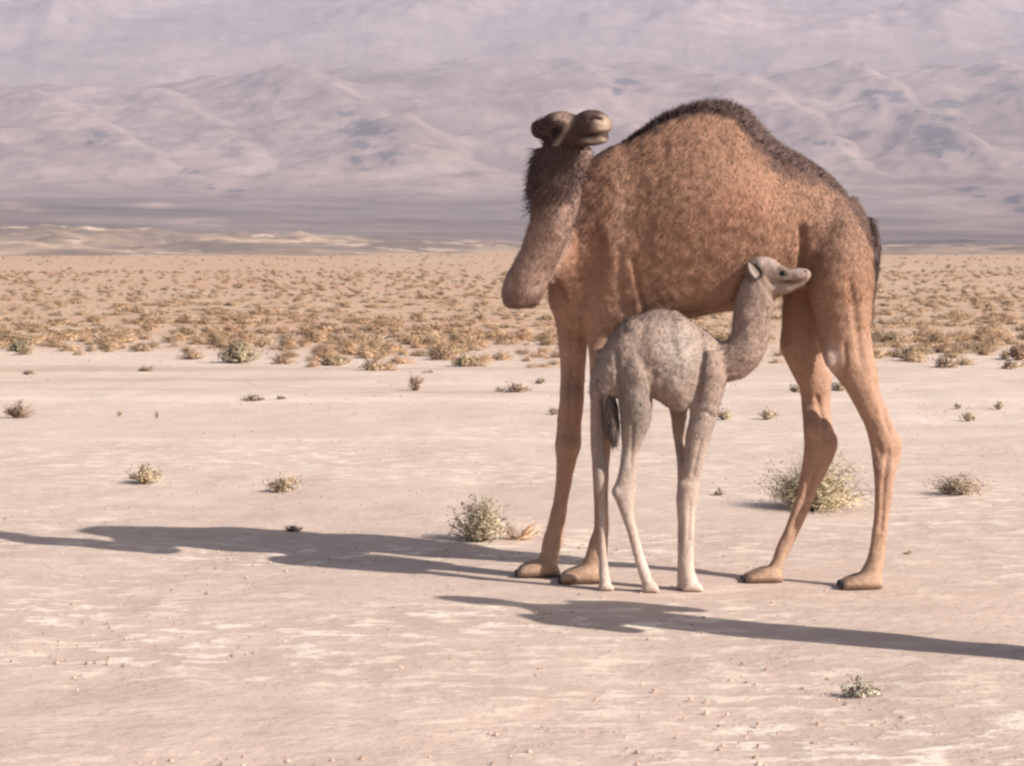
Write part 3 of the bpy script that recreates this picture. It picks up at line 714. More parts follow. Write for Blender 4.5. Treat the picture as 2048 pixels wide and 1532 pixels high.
    ear_mesh('ear', P(1112, 240, 9.402), P(1098, 226, 9.445), .028, (0.6, .5, .6), root, (.2, .13, .1), (.06, .04, .035))
    for (x, y, Y) in ((1182, 238, 9.088), (1200, 236, 9.067)):
        p = P(x, y, Y); ball('nostril', p, (.013, .008, .006), M_DARKSKIN, root)
    pts = [P(*q) for q in ((1152,270,9.170),(1165,272,9.131),(1180,272,9.093),(1195,270,9.062),(1207,268,9.054))]
    tube_part('mouth_line', [(*p, .003) for p in pts], root, (.05, .03, .025), 6)
    for cc, Y, rd in ((fa, YA, .09), (fb, YB, .09), (fc, YC, .085), (fd, YD, .085)): nails(root, cc, Y, rd)
    tl, tb = tube_part('tail', [(*P(1728,440,9.428), .03), (*P(1742,470,9.419), .032), (*P(1748,505,9.411), .028), (*P(1747,545,9.411), .022), (*P(1743,590,9.411), .014), (*P(1740,640,9.411), .006)], root, (.11, .065, .055))
    Vt, Nt, Tt = body_arrays(tb)
    hair('tail_hair', root, Vt, Nt, Tt, np.tile([.075, .045, .04], (len(Vt), 1)), 2600, lambda c, n: np.ones(len(c)), lambda p: np.full(len(p), .05), lambda p: np.tile([0., 0, -1.], (len(p), 1)), .005, .18, .15, .25)
mother()

# ------------------------------------------------------------------ calf
def calf():
    root = empty('camel_calf', G(1300, 1181)); tag(root, 'small grey-brown camel calf reaching under the big camel to suckle', 'camel calf')
    bpy.context.view_layer.update()
    b = Body()
    b.trunk([(1184,742,782,9.265,.04,0),(1192,725,796,9.265,.075,0),(1206,696,800,9.256,.105,0),(1220,674,798,9.256,.12,.05),(1240,648,792,9.247,.13,.1),(1260,634,786,9.247,.135,.15),
             (1278,628,784,9.247,.135,.2),(1304,619,792,9.247,.145,.25),(1337,619,814,9.256,.155,.25),(1358,625,824,9.256,.155,.2),(1380,642,812,9.265,.15,.15),(1400,654,806,9.273,.135,.1),
             (1420,667,806,9.273,.115,.1),(1436,682,800,9.282,.095,0),(1447,694,778,9.282,.065,0),(1453,708,758,9.282,.035,0)])
    Y1, Y2, Y3, Y4 = G(0,1180).y, G(0,1184).y, G(0,1182).y, G(0,1178).y
    b.leg([(690,1242,1300,9.196,.07),(727,1235,1304,9.179,.08),(781,1235,1304,9.179,.078),(823,1239,1304,9.187,.066),(850,1241,1301,9.196,.056),(868,1242,1292,9.204,.048),(886,1243,1286,9.213,.042),(907,1242,1277,9.222,.036),
           (947,1236,1275,Y2,.031),(977,1226,1272,Y2,.033),(989,1226,1271,Y2,.032),(1013,1235,1268,Y2,.027),(1036,1244,1269,Y2,.023),(1071,1256,1278,Y2,.021),(1095,1262,1284,Y2,.021),(1118,1268,1291,Y2,.022),(1142,1275,1300,Y2,.026),(1165,1283,1307,Y2,.032),(1174,1285,1310,Y2,.034)])
    f2 = [(1318,1176,1184),(1312,1167,1184),(1304,1160,1184),(1294,1160,1184),(1287,1168,1183),(1284,1176,1182)]
    b.foot(f2, Y2, .045)
    b.leg([(740,1184,1228,9.308,.07),(768,1179,1220,9.308,.068),(795,1180,1216,9.308,.06),(836,1181,1215,9.308,.05),(877,1183,1214,9.308,.042),(895,1181,1212,9.308,.039),(919,1186,1215,9.308,.034),
           (950,1190,1215,Y1,.029),(977,1191,1215,Y1,.028),(1001,1196,1215,Y1,.024),(1048,1197,1213,Y1,.02),(1095,1197,1213,Y1,.02),(1142,1197,1218,Y1,.025),(1160,1198,1221,Y1,.03),(1172,1198,1222,Y1,.032)])
    f1 = [(1228,1174,1181),(1222,1166,1181),(1213,1162,1181),(1205,1163,1181),(1199,1170,1181),(1196,1176,1180)]
    b.foot(f1, Y1, .045)
    b.leg([(700,1388,1444,9.204,.07),(735,1386,1449,9.196,.08),(768,1385,1450,9.196,.08),(801,1382,1442,9.196,.07),(836,1378,1433,9.204,.056),(877,1370,1421,9.213,.046),(919,1367,1408,9.222,.038),(954,1361,1403,Y3,.034),(977,1356,1398,Y3,.035),
           (1001,1355,1396,Y3,.032),(1024,1358,1391,Y3,.027),(1071,1361,1389,Y3,.023),(1118,1359,1388,Y3,.023),(1142,1361,1390,Y3,.027),(1160,1364,1396,Y3,.032),(1172,1365,1399,Y3,.034)])
    f3 = [(1407,1176,1182),(1401,1168,1182),(1391,1163,1182),(1378,1163,1182),(1368,1169,1182),(1364,1176,1181)]
    b.foot(f3, Y3, .048)
    b.leg([(750,1330,1392,9.325,.06),(800,1336,1382,9.333,.055),(823,1340,1375,9.342,.048),(864,1345,1372,9.342,.037),(883,1348,1373,9.342,.034),(919,1353,1373,Y4,.03),(960,1355,1377,Y4,.03),(1000,1352,1376,Y4,.026),
           (1050,1355,1372,Y4,.021),(1140,1354,1374,Y4,.023),(1160,1354,1380,Y4,.03),(1168,1354,1382,Y4,.032)])
    f4 = [(1392,1172,1178),(1386,1164,1178),(1376,1159,1178),(1365,1159,1178),(1357,1165,1178),(1353,1172,1177)]
    b.foot(f4, Y4, .045)
    b.sweep([(1392,716,9.273,46,.085),(1430,724,9.259,42,.078),(1464,721,9.234,41,.072),(1489,700,9.222,39,.068),(1500,668,9.222,38,.066),(1503,640,9.222,38,.064),(1508,612,9.222,39,.064),(1515,588,9.217,38,.064),(1520,564,9.213,34,.062),(1523,545,9.213,28,.055)])
    b.sweep([(1495,541,9.230,11,.03),(1505,540,9.226,23,.052),(1521,541,9.217,30,.062),(1539,544,9.204,28,.058),(1555,550,9.187,22,.048),(1572,554,9.174,20,.040),(1590,553,9.161,18,.037),(1606,551,9.148,16,.036),(1616,549,9.140,11,.030),(1621,548,9.136,6,.02)])
    b.sweep([(1530,566,9.213,22,.05),(1552,573,9.200,17,.042),(1575,574,9.183,12,.035),(1596,567,9.166,9,.03),(1612,558,9.148,7,.026)])
    b.blob(1563,538,9.157,12,6,.022)
    b.blob(1345,760,9.187,42,48,.09)     # ribs / belly swell
    b.blob(1236,984,Y2,13,16,.036); b.blob(1376,972,Y3-.005,23,18,.036); b.blob(1270,676,9.196,30,40,.06)     # hip
    me = b.build(.0068, 5)
    def disp(V):
        px = to_px(V); body = sst(880 - px[:, 1], 0, 120)
        return (.004 * vnoise(V, 16) + .003 * vnoise(V, 40, 3)) * body + .0012 * vnoise(V, 24, 5)
    def colf(V):
        px = to_px(V); n = vnoise(V, 9, 1)
        C = np.tile(np.array([.37, .272, .222]), (len(V), 1))
        C = blend(C, gpx(px, 1362, 700, 48, 62, 1.5) * .6, (.44, .385, .34))
        C = blend(C, gpx(px, 1215, 740, 30, 50) * .5, (.40, .345, .30))
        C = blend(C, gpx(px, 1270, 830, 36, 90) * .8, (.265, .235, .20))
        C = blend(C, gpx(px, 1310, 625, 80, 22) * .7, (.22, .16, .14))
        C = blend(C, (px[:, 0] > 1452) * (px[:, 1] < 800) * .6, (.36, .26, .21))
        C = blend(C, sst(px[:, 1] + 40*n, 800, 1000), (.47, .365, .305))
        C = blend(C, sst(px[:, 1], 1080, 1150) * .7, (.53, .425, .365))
        C = C * (1 + .14 * vnoise(V, 7, 3))[:, None] * (1 + .10 * vnoise(V, 19, 8))[:, None]
        C = blend(C, gpx(px, 1245, 930, 30, 70) * .6, (.42, .35, .29))
        C = blend(C, gpx(px, 1400, 830, 30, 40) * .4, (.6, .52, .47))
        C = blend(C, (px[:, 0] < 1196+22) * gpx(px, 1200, 890, 14, 30) * .5, (.45, .36, .31))
        hd = (px[:, 0] > 1490) * (px[:, 1] < 600)
        C = blend(C, hd * gpx(px, 1600, 570, 40, 13) * .85, (.52, .41, .34))
        C = blend(C, hd * gpx(px, 1535, 522, 26, 12) * .6, (.42, .32, .28))
        C = blend(C, hd * gpx(px, 1580, 563, 24, 5) * .95, (.05, .028, .022))
        C = blend(C, hd * gpx(px, 1567, 547, 12, 9) * 1.0, (.03, .016, .014))
        C = blend(C, hd * gpx(px, 1590, 534, 20, 5) * .95, (.04, .022, .018))
        C = blend(C, hd * gpx(px, 1527, 521, 22, 9) * .7, (.50, .39, .33))
        C = blend(C, hd * gpx(px, 1592, 545, 12, 5) * .7, (.48, .37, .31))
        C = blend(C, hd * gpx(px, 1510, 544, 13, 18) * .85, (.06, .038, .032))
        C = blend(C, hd * gpx(px, 1608, 556, 14, 6) * .6, (.55, .43, .36))
        C = blend(C, hd * gpx(px, 1600, 538, 10, 5) * .6, (.55, .45, .4))
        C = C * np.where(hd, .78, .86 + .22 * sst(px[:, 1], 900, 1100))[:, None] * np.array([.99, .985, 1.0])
        return np.clip(C, .01, .9)
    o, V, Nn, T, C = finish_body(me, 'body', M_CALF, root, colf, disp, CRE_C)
    down = lambda p: np.stack([-.4 + .2*np.sin(p[:, 2]*13), np.zeros(len(p)), -np.ones(len(p))], 1)
    hair('coat_fur', root, V, Nn, T, C, 46000, lambda c, n: (to_px(c)[:, 1] < 880) * np.where((to_px(c)[:, 0] > 1492) & (to_px(c)[:, 1] < 590), .12, 1.0), lambda p: np.interp(to_px(p)[:, 1], [560, 620, 800, 880], [.005, .016, .013, .008]), down, .0032, .16, .35, .07, curl=.4)
    hair('leg_fur', root, V, Nn, T, C, 14000, lambda c, n: (to_px(c)[:, 1] >= 860) * 1.0, lambda p: np.full(len(p), .007), down, .003, .2, .2, .1)
    ball('eye', P(1566, 547, 9.148), (.019, .014, .015), M_EYE, root)
    ball('eye', P(1561, 545, 9.226), (.013, .012, .012), M_EYE, root)
    ball('nostril', P(1611, 543, 9.123), (.008, .006, .004), M_DARKSKIN, root)
    ear_mesh('ear', P(1519, 557, 9.157), P(1495, 524, 9.144), .026, (-1, 0, -.6), root, (.05, .035, .03), (.36, .29, .255), cup=.5)
    ear_mesh('ear', P(1512, 528, 9.256), P(1492, 508, 9.282), .016, (1, .4, .6), root, (.30, .21, .17), (.3, .2, .17))
    pts = [P(*q) for q in ((1574,564,9.138),(1588,561,9.130),(1602,558,9.121),(1613,554,9.115))]
    tube_part('mouth_line', [(*p, .004) for p in pts], root, (.16, .09, .07), 6)
    for cc, Y in ((f1, Y1), (f2, Y2), (f3, Y3), (f4, Y4)):
        pass
    tl, tb = tube_part('tail', [(*P(1206,752,9.213), .026), (*P(1214,785,9.196), .03), (*P(1222,820,9.196), .03), (*P(1226,855,9.196), .028), (*P(1229,884,9.196), .016)], root, (.14, .105, .095))
    Vt, Nt, Tt = body_arrays(tb)
    hair('tail_hair', root, Vt, Nt, Tt, np.tile([.13, .095, .085], (len(Vt), 1)), 2200, lambda c, n: np.ones(len(c)), lambda p: np.full(len(p), .06), lambda p: np.tile([0., 0, -1.], (len(p), 1)), .003, .16, .16, .3,
         colfn=lambda p, c: np.where((to_px(p)[:, 1] < 772)[:, None], np.array([.26, .2, .17]), c))
calf()

# ------------------------------------------------------------------ person whose shadow crosses the foreground
def person():
    X, Y0 = 2.20, 7.55
    root = empty('person', (X, Y0, 0)); tag(root, 'person in a sand coloured shirt and dark trousers standing at the far right edge', 'person')
    sx = Vector((.522, .853, 0)).normalized()                # shoulder line, square to the sunlight
    fw = Vector((-.853, .522, 0)).normalized()
    up = Vector((0, 0, 1)); O = Vector((X, Y0, 0))
    def pt(a, f, z): return O + sx*a + fw*f + up*z
    def tubes(segs, name, mat, vox, sm=6):
        b = Body()
        for seg in segs:
            C = [pt(*s[:3]) for s in seg]; R = []
            for i, s in enumerate(seg):
                T = (C[min(i+1, len(C)-1)] - C[max(i-1, 0)]).normalized(); ref = fw if abs(T.dot(fw)) < .8 else up
                u = T.cross(ref).normalized(); v = u.cross(T).normalized()
                R.append([tuple(C[i] + u*s[3]*math.cos(a) + v*s[4]*math.sin(a)) for a in np.linspace(0, 2*math.pi, 16, endpoint=False)])
            b.rings(R)
        me = b.build(vox, sm); V, _, _ = arrays(me)
        me.vertices.foreach_set('co', (V - np.array(root.location, np.float32)).ravel()); me.update()
        me.polygons.foreach_set('use_smooth', np.ones(len(me.polygons), bool)); me.materials.clear(); me.materials.append(mat)
        me.name = name; o = bpy.data.objects.new(name, me); COL.objects.link(o); o.parent = root; return o
    skin = plain('skin', (.34, .19, .13), .6); shirt = plain('shirt', (.45, .37, .28), .9, .1); trou = plain('trousers', (.09, .08, .08), .9, .1)
    hairm = plain('dark_hair', (.02, .015, .012), .7); shoe = plain('shoe', (.07, .05, .04), .6)
    arms = []
    for s in (-1, 1):
        arms.append([(s*.17, 0, 1.43, .06, .065), (s*.25, -.01, 1.33, .055, .055), (s*.26, .03, 1.14, .045, .045), (s*.21, .11, 1.16, .038, .038), (s*.12, .19, 1.27, .03, .03), (s*.07, .22, 1.31, .026, .02), (s*.05, .24, 1.36, .03, .015)])
    hands = []
    for s in (-1, 1):
        for k in range(4): hands.append([(s*(.055), .235 - k*.004, 1.31 + k*.022, .010, .010), (s*.03, .262, 1.315 + k*.022, .009, .009), (s*.0, .267, 1.317 + k*.022, .008, .008)])
        hands.append([(s*.06, .21, 1.31, .012, .012), (s*.05, .21, 1.36, .010, .010), (s*.03, .225, 1.39, .008, .008)])
    tubes(arms + hands + [[(0,0,.84,.12,.09),(0,0,1.05,.13,.09),(0,0,1.3,.15,.09),(0,0,1.42,.13,.075),(0,0,1.48,.06,.055),(0,.01,1.56,.052,.055)],
          [(0,.0,1.54,.045,.05),(0,.01,1.58,.066,.08),(0,.01,1.64,.076,.094),(0,.005,1.7,.074,.092),(0,0,1.75,.05,.065),(0,0,1.765,.02,.03)],
          [(0,.09,1.62,.018,.02),(0,.115,1.625,.012,.016)], [(-.08,0,1.64,.01,.025),(-.08,0,1.67,.01,.02)], [(.08,0,1.64,.01,.025),(.08,0,1.67,.01,.02)]] +
          [[(s*.075,0,.88,.09,.09),(s*.072,.01,.5,.06,.065),(s*.07,-.01,.3,.05,.055),(s*.07,0,.08,.04,.045)] for s in (-1,1)], 'body', skin, .008, 3)
    tubes([[(0,0,.78,.165,.12),(0,0,.95,.16,.12),(0,0,1.1,.155,.115),(0,0,1.3,.18,.118),(0,0,1.42,.165,.1),(0,0,1.47,.09,.08),(0,0,1.49,.075,.07)]] +
          [[(s*.15,0,1.42,.08,.085),(s*.25,-.01,1.33,.075,.075),(s*.26,.03,1.14,.062,.062),(s*.21,.11,1.16,.055,.055),(s*.14,.175,1.25,.045,.045)] for s in (-1,1)], 'shirt', shirt, .011)
    tubes([[(s*.075,0,.86,.095,.11),(s*.072,.01,.5,.078,.085),(s*.07,-.01,.3,.07,.075),(s*.07,-.01,.07,.066,.075)] for s in (-1,1)] + [[(0,0,.75,.15,.1),(0,0,.92,.16,.115)]], 'trousers', trou, .011)
    tubes([[(0,-.02,1.62,.075,.085),(0,-.02,1.70,.084,.098),(0,-.005,1.76,.066,.08),(0,-.01,1.785,.03,.04)]], 'hair', hairm, .008, 3)
    for s in (-1, 1):
        tubes([[(s*.07,-.09,.035,.035,.034),(s*.07,-.04,.05,.042,.048),(s*.075,.06,.035,.048,.034),(s*.08,.15,.028,.04,.026),(s*.08,.18,.024,.02,.016)]], 'shoe', shoe, .006, 3)
    ey = plain('eye_white', (.02, .015, .012), .2, .5)
    for s in (-1, 1):
        p = pt(s*.03, .097, 1.655); ball('eye', p, (.011, .011, .008), ey, root)
    c = pt(0, .245, 1.35); V = []
    for a in (-.045, .045):
        for f in (.242, .251):
            for z in (1.30, 1.42): V.append(tuple(pt(a, f, z)))
    ph = mesh_np('phone', np.array(V), [0,1,3,2, 4,6,7,5, 0,4,5,1, 2,3,7,6, 0,2,6,4, 1,5,7,3], [4]*6, plain('phone_black', (.02,.02,.022), .3), origin=tuple(c))
    tag(ph, 'small dark phone held up by the person at the right edge', 'phone')
person()

# ------------------------------------------------------------------ plants
def leaf_mat(name, c1, c2):
    m, t, b = new_mat(name, 0.85, 0.1)
    at = t.nodes.new('ShaderNodeAttribute'); at.attribute_name = 'Col'
    oi = t.nodes.new('ShaderNodeObjectInfo')
    r = ramp(t, oi.outputs['Random'], [(0.0, c1), (1.0, c2)])
    t.links.new(mix(t, 1.0, at.outputs['Color'], r.outputs[0], 'MULTIPLY'), b.inputs['Base Color'])
    return m
M_GREEN = leaf_mat('grey_green_leaf', (1.28, 1.2, 1.15), (1.32, 1.2, 1.1))
M_DRY = leaf_mat('dry_twig', (1.2, 1.15, 1.1), (1.5, 1.38, 1.3))

def shrub_arrays(seed, nt_, nl, spread, height, col_t, col_l, leafs, tw=.004, droop=.0, open_=.5, clump=None):
    """twigs rising from a root as tapered ribbons crossed in pairs, leaves as little quads; unit: metres, origin at the root"""
    r = np.random.default_rng(seed); V = []; Fc = []; Lt = []; C = []
    V2 = []; F2 = []; L2 = []; C2 = []
    for i in range(nt_):
        az = r.uniform(0, 2*math.pi); el = math.acos(r.uniform(0.05, 1) ** open_)
        R = r.uniform(.55, 1.05)
        if clump is not None and r.random() < .75:
            a0 = clump[i % len(clump)]; az = a0[0] + r.normal(0, .35); el = a0[1] + r.normal(0, .18); R *= a0[2]
        tip = np.array([math.sin(el)*math.cos(az)*spread, math.sin(el)*math.sin(az)*spread, max(.03, math.cos(el))*height]) * R
        tip[2] = max(tip[2], .02 * height)
        base = np.array([r.normal(0, .07)*spread, r.normal(0, .07)*spread, -.01])
        mid = (base + tip) / 2 + r.normal(0, .06, 3) * spread; mid[2] = abs(mid[2]) + .04*height
        kinks = [base, mid, tip]
        side = np.cross(tip - base, [0, 0, 1.]); side /= np.linalg.norm(side) + 1e-6
        for wv in (side, np.array([0, 0, 1.])):
            b = len(V); ww = wv * tw * r.uniform(.7, 1.3)
            V += [base - ww, base + ww, mid + ww*.7, mid - ww*.7, tip]; Fc += [b, b+1, b+2, b+3, b+3, b+2, b+4]; Lt += [4, 3]
            c = np.array(col_t) * r.uniform(.7, 1.25); C += [c]*5
        for k in range(2):                       # side twigs
            t = r.uniform(.35, .95); p = mid + (tip - mid) * (2*t - 1) if t > .5 else base + (mid - base) * 2*t
            q = p + (r.normal(0, .16, 3) + (tip - base) * .18) * spread / max(spread, 1e-3) * 1.0 * np.array([spread, spread, height]) ** 1.0
            q[2] = max(q[2], .01); b = len(V); ww = np.array([0, 0, 1.]) * tw * .6
            V += [p - ww, p + ww, q]; Fc += [b, b+1, b+2]; Lt += [3]; C += [np.array(col_t) * r.uniform(.75, 1.3)]*3
        for k in range(nl):
            t = r.uniform(.35, 1.05); p = mid + (tip - mid) * (2*t - 1) if t > .5 else base + (mid - base) * 2*t
            p = p + r.normal(0, .05, 3) * spread; p[2] = max(p[2], .01)
            a = r.normal(0, 1, 3); a /= np.linalg.norm(a); bb = np.cross(a, r.normal(0, 1, 3)); bb /= np.linalg.norm(bb)
            a *= leafs * r.uniform(.6, 1.3); bb *= leafs * .45
            b = len(V2); V2 += [p - bb*.3, p + a*.5 - bb, p + a, p + a*.5 + bb]; F2 += [b, b+1, b+2, b+3]; L2 += [4]
            c = np.array(col_l) * r.uniform(.65, 1.35) * np.array([r.uniform(.92, 1.1), 1, r.uniform(.85, 1.1)]); C2 += [c]*4
    return (V, Fc, Lt, C), (V2, F2, L2, C2)
def round_n(V, args):
    V = np.array(V); n = V / np.array([args['spread'], args['spread'], args['height']]); return n + np.array([0, 0, .35]) + rng.normal(0, .22, n.shape)
def shrub(name, base, args, label, cat, group=None, rot=0, scale=1, scz=1):
    tw, lf = shrub_arrays(**args)
    root = empty(name, base); root.rotation_euler = (0, 0, rot); root.scale = (scale, scale, scale*scz); tag(root, label, cat, group)
    mesh_np('twigs', np.array(tw[0]), tw[1], tw[2], M_DRY, parent=root, col=np.array(tw[3]), nrm=round_n(tw[0], args))
    if lf[0]: 
        o = mesh_np('leaves', np.array(lf[0]), lf[1], lf[2], M_GREEN, parent=root, col=np.array(lf[3]), nrm=round_n(lf[0], args)); tag(o, kind='stuff')
    return root
GRN = (.30, .29, .20); GRY = (.33, .285, .22); STR = (.46, .36, .245); DRYB = (.34, .24, .175); PALE = (.52, .42, .31)
def A(seed, n, nl, w_px, h_px, py, ct=STR, cl=GRN, leafs=.013, tw=.003, **k):
    s = G(1024, py).y / F
    return dict(seed=seed, nt_=n, nl=nl, spread=w_px*s*.62, height=h_px*s*1.08, col_t=ct, col_l=cl, leafs=leafs, tw=tw, **k)
# hand placed ones: (name, px, py, args, label)
HP = [
 ('green_shrub', 958, 1083, A(1, 190, 9, 130, 92, 1083, (.38,.32,.22), (.36,.335,.25), .012, .003), 'low grey-green leafy shrub beside the front feet of the big camel', 'shrub'),
 ('straw_tuft', 1036, 1080, A(2, 70, 0, 84, 52, 1080, (.56,.41,.29), GRN, .01, .003, clump=[(0.2,.9,1),(0.1,1.1,1.1),(2.8,1.2,.8)]), 'dry straw coloured tuft leaning right next to the leafy shrub', 'grass tuft'),
 ('desert_bush', 1628, 1016, A(3, 420, 7, 208, 112, 1016, (.42,.35,.24), (.40,.365,.26), .012, .003, open_=.75), 'large pale green bush behind the hind legs of the big camel', 'bush'),
 ('dry_shrub', 1916, 990, A(4, 130, 3, 126, 44, 990, (.40,.32,.24), (.40,.34,.26), .014, .003), 'wide low greyish dry shrub right of the hind legs', 'shrub'),
 ('dry_shrub', 290, 965, A(5, 110, 4, 82, 38, 965, (.37,.30,.21), (.42,.35,.25), .014, .003), 'small dry shrub on the flat, left of the middle distance pair', 'shrub'),
 ('dry_shrub', 560, 981, A(6, 85, 4, 66, 32, 981, (.38,.30,.22), (.44,.36,.27), .014, .003, clump=[(0,.9,1.3),(3.1,1.,.9),(1.5,.6,.8)]), 'small dry shrub with a twig reaching out to the right', 'shrub'),
 ('dry_shrub', 36, 836, A(7, 90, 2, 76, 42, 836, (.31,.23,.17), (.33,.26,.2), .016, .004, clump=[(3,.9,.8),(0,1.05,1),(1.4,.3,.9)]), 'brown spiky dry shrub at the left edge of the frame', 'shrub'),
 ('grey_sprig', 1722, 1392, A(8, 48, 5, 78, 34, 1392, (.40,.37,.30), (.40,.39,.32), .012, .002, clump=[(0,1.2,1),(3.1,1.25,1),(.6,.9,.9),(2.6,.3,1.2)]), 'little grey-green sprig alone in the right foreground', 'plant'),
 ('dry_shrub', 832, 781, A(9, 70, 2, 46, 36, 781, (.36,.27,.215), (.4,.31,.25), .02, .005, clump=[(0,.7,1),(3.1,.5,1),(1.5,.2,1)]), 'upright brown dry shrub standing by itself left of the neck', 'shrub'),
 ('dry_shrub', 505, 802, A(10, 50, 2, 50, 14, 802, (.33,.26,.19), (.36,.29,.22), .018, .005), 'flat dry shrub on the pale flat, larger of two side by side', 'shrub'),
 ('dry_shrub', 562, 799, A(11, 26, 2, 22, 9, 799, (.35,.27,.2), (.36,.29,.22), .018, .005), 'tiny dry shrub on the pale flat, smaller of two side by side', 'shrub'),
 ('dry_shrub', 290, 743, A(12, 36, 2, 30, 14, 743, (.33,.24,.175), (.33,.26,.2), .02, .006, clump=[(0.1,1.1,1.2),(3.1,1.2,.8)]), 'small brown shrub with a twig pointing right, left part of the flat', 'shrub'),
 ('dry_shrub', 57, 749, A(13, 36, 3, 28, 8, 749, (.28,.22,.18), (.30,.25,.2), .02, .006), 'very flat dark shrub on the pale flat near the left edge', 'shrub'),
 ('dry_shrub', 478, 724, A(14, 150, 6, 86, 50, 724, (.34,.28,.2), (.33,.30,.225), .028, .007, open_=.7), 'round shrub with a grey-green middle at the near edge of the scrub', 'shrub'),
 ('dry_shrub', 1034, 784, A(15, 60, 2, 62, 22, 784, (.34,.27,.205), (.4,.31,.25), .02, .005), 'low grey-brown shrub just left of the front leg of the big camel', 'shrub'),
 ('dry_shrub', 1000, 783, A(16, 18, 1, 24, 20, 783, (.35,.28,.2), GRY, .02, .005, clump=[(3.1,.8,1),(0,1.3,.6)]), 'thin bent dry stem left of the low grey-brown shrub', 'shrub'),
 ('dry_shrub', 1080, 768, A(17, 40, 2, 30, 12, 768, (.33,.26,.19), GRY, .02, .005), 'small dry shrub touching the edge of the front leg', 'shrub'),
 ('dry_shrub', 1534, 836, A(18, 55, 3, 42, 18, 836, (.40,.32,.235), (.40,.35,.25), .018, .004), 'small pale shrub seen between the calf and the hind legs', 'shrub'),
 ('dry_shrub', 1448, 838, A(19, 50, 3, 34, 20, 838, (.38,.31,.23), (.38,.34,.24), .018, .004), 'small shrub at the chest of the calf', 'shrub'),
 ('dry_shrub', 1108, 828, A(20, 36, 3, 26, 14, 828, (.30,.24,.19), (.3,.26,.2), .018, .004), 'small dark shrub beside the knee of the front leg', 'shrub'),
 ('dry_shrub', 1937, 840, A(21, 46, 4, 30, 14, 840, (.33,.28,.2), (.34,.30,.21), .018, .004), 'small compact shrub on the flat near the right edge', 'shrub'),
 ('dry_shrub', 1916, 816, A(22, 20, 3, 18, 9, 816, (.36,.30,.22), (.36,.32,.23), .018, .004), 'tiny tuft just above the compact shrub near the right edge', 'shrub'),
 ('dry_shrub', 1998, 818, A(23, 26, 3, 20, 20, 818, (.38,.32,.23), (.38,.34,.24), .018, .004), 'small upright tuft at the right edge of the pale flat', 'shrub'),
 ('dry_shrub', 1438, 990, A(24, 20, 3, 18, 14, 990, (.3,.25,.19), (.3,.27,.2), .014, .003, clump=[(0,.8,1.2),(3,1.3,.8)]), 'tiny dark tuft left of the large pale green bush', 'shrub'),
 ('dry_shrub', 585, 1062, A(25, 40, 2, 44, 12, 1062, (.22,.165,.135), (.25,.2,.16), .012, .003), 'small brown twigs lying in the long camel shadow', 'twigs'),
 ('dry_shrub', 1680, 782, A(26, 60, 3, 50, 24, 782, (.38,.30,.22), (.4,.33,.25), .02, .005), 'small dry shrub seen between the two hind legs', 'shrub'),
 ('dry_shrub', 1594, 784, A(27, 46, 3, 36, 16, 784, (.38,.30,.22), (.4,.33,.25), .02, .005), 'small dry shrub left of the far hind leg', 'shrub'),
 ('dry_shrub', 1815, 1110, A(28, 16, 2, 20, 12, 1110, (.33,.27,.2), (.33,.28,.2), .01, .0025), 'tiny dry tuft right of the hind foot', 'shrub'),
 ('dry_shrub', 240, 832, A(29, 14, 2, 14, 14, 832, (.38,.31,.2), (.38,.33,.22), .014, .004), 'tiny yellowish stub, left one of the little pair on the flat', 'shrub'),
 ('dry_shrub', 313, 836, A(30, 14, 2, 12, 16, 836, (.34,.27,.19), (.36,.3,.2), .014, .004), 'tiny upright stub, right one of the little pair on the flat', 'shrub'),
 ('dry_shrub', 665, 731, A(31, 80, 4, 62, 24, 731, (.37,.295,.2), (.40,.33,.225), .026, .007, open_=.7), 'low shrub with green tinge in front of the scrub, left of centre', 'shrub'),
 ('dry_shrub', 745, 742, A(32, 80, 4, 46, 30, 742, (.34,.26,.19), (.37,.29,.21), .026, .007, open_=.7), 'dark based round shrub standing out in front of the scrub', 'shrub'),
 ('dry_shrub', 932, 732, A(33, 100, 4, 58, 26, 732, (.34,.27,.18), (.37,.30,.2), .026, .007, open_=.7), 'round olive shrub in front of the scrub left of the neck', 'shrub'),
 ('dry_shrub', 884, 712, A(34, 110, 4, 76, 32, 712, (.36,.28,.19), (.39,.31,.21), .028, .008, open_=.7), 'broad olive shrub just behind the round olive one', 'shrub'),
 ('dry_shrub', 855, 748, A(35, 30, 2, 30, 8, 748, (.34,.27,.22), (.34,.28,.22), .02, .006), 'thin flat tuft below the olive shrubs', 'shrub'),
 ('dry_shrub', 1890, 738, A(36, 100, 4, 52, 28, 738, (.35,.26,.2), (.38,.29,.22), .026, .007, open_=.7), 'round brown shrub at the near edge of the scrub, right of the camel', 'shrub'),
 ('dry_shrub', 1825, 720, A(37, 100, 4, 58, 30, 720, (.37,.29,.2), (.40,.32,.22), .026, .007, open_=.7), 'round tan shrub close behind the hind leg', 'shrub'),
 ('dry_shrub', 2036, 718, A(38, 100, 4, 50, 34, 718, (.30,.2,.15), (.33,.23,.17), .026, .007, open_=.7), 'dark brown shrub cut by the right edge of the frame', 'shrub'),
 ('dry_shrub', 2018, 740, A(39, 60, 3, 34, 20, 740, (.36,.28,.22), (.38,.3,.23), .026, .007), 'small pale shrub below the dark brown one at the right edge', 'shrub'),
 ('dry_shrub', 38, 702, A(40, 80, 5, 44, 22, 702, (.30,.27,.19), (.29,.28,.2), .026, .007, open_=.7), 'grey-green shrub at the near edge of the scrub, far left', 'shrub'),
]
for (nm, px, py, args, lab, cat) in HP:
    shrub(nm, G(px, py), args, lab, cat, rot=0)

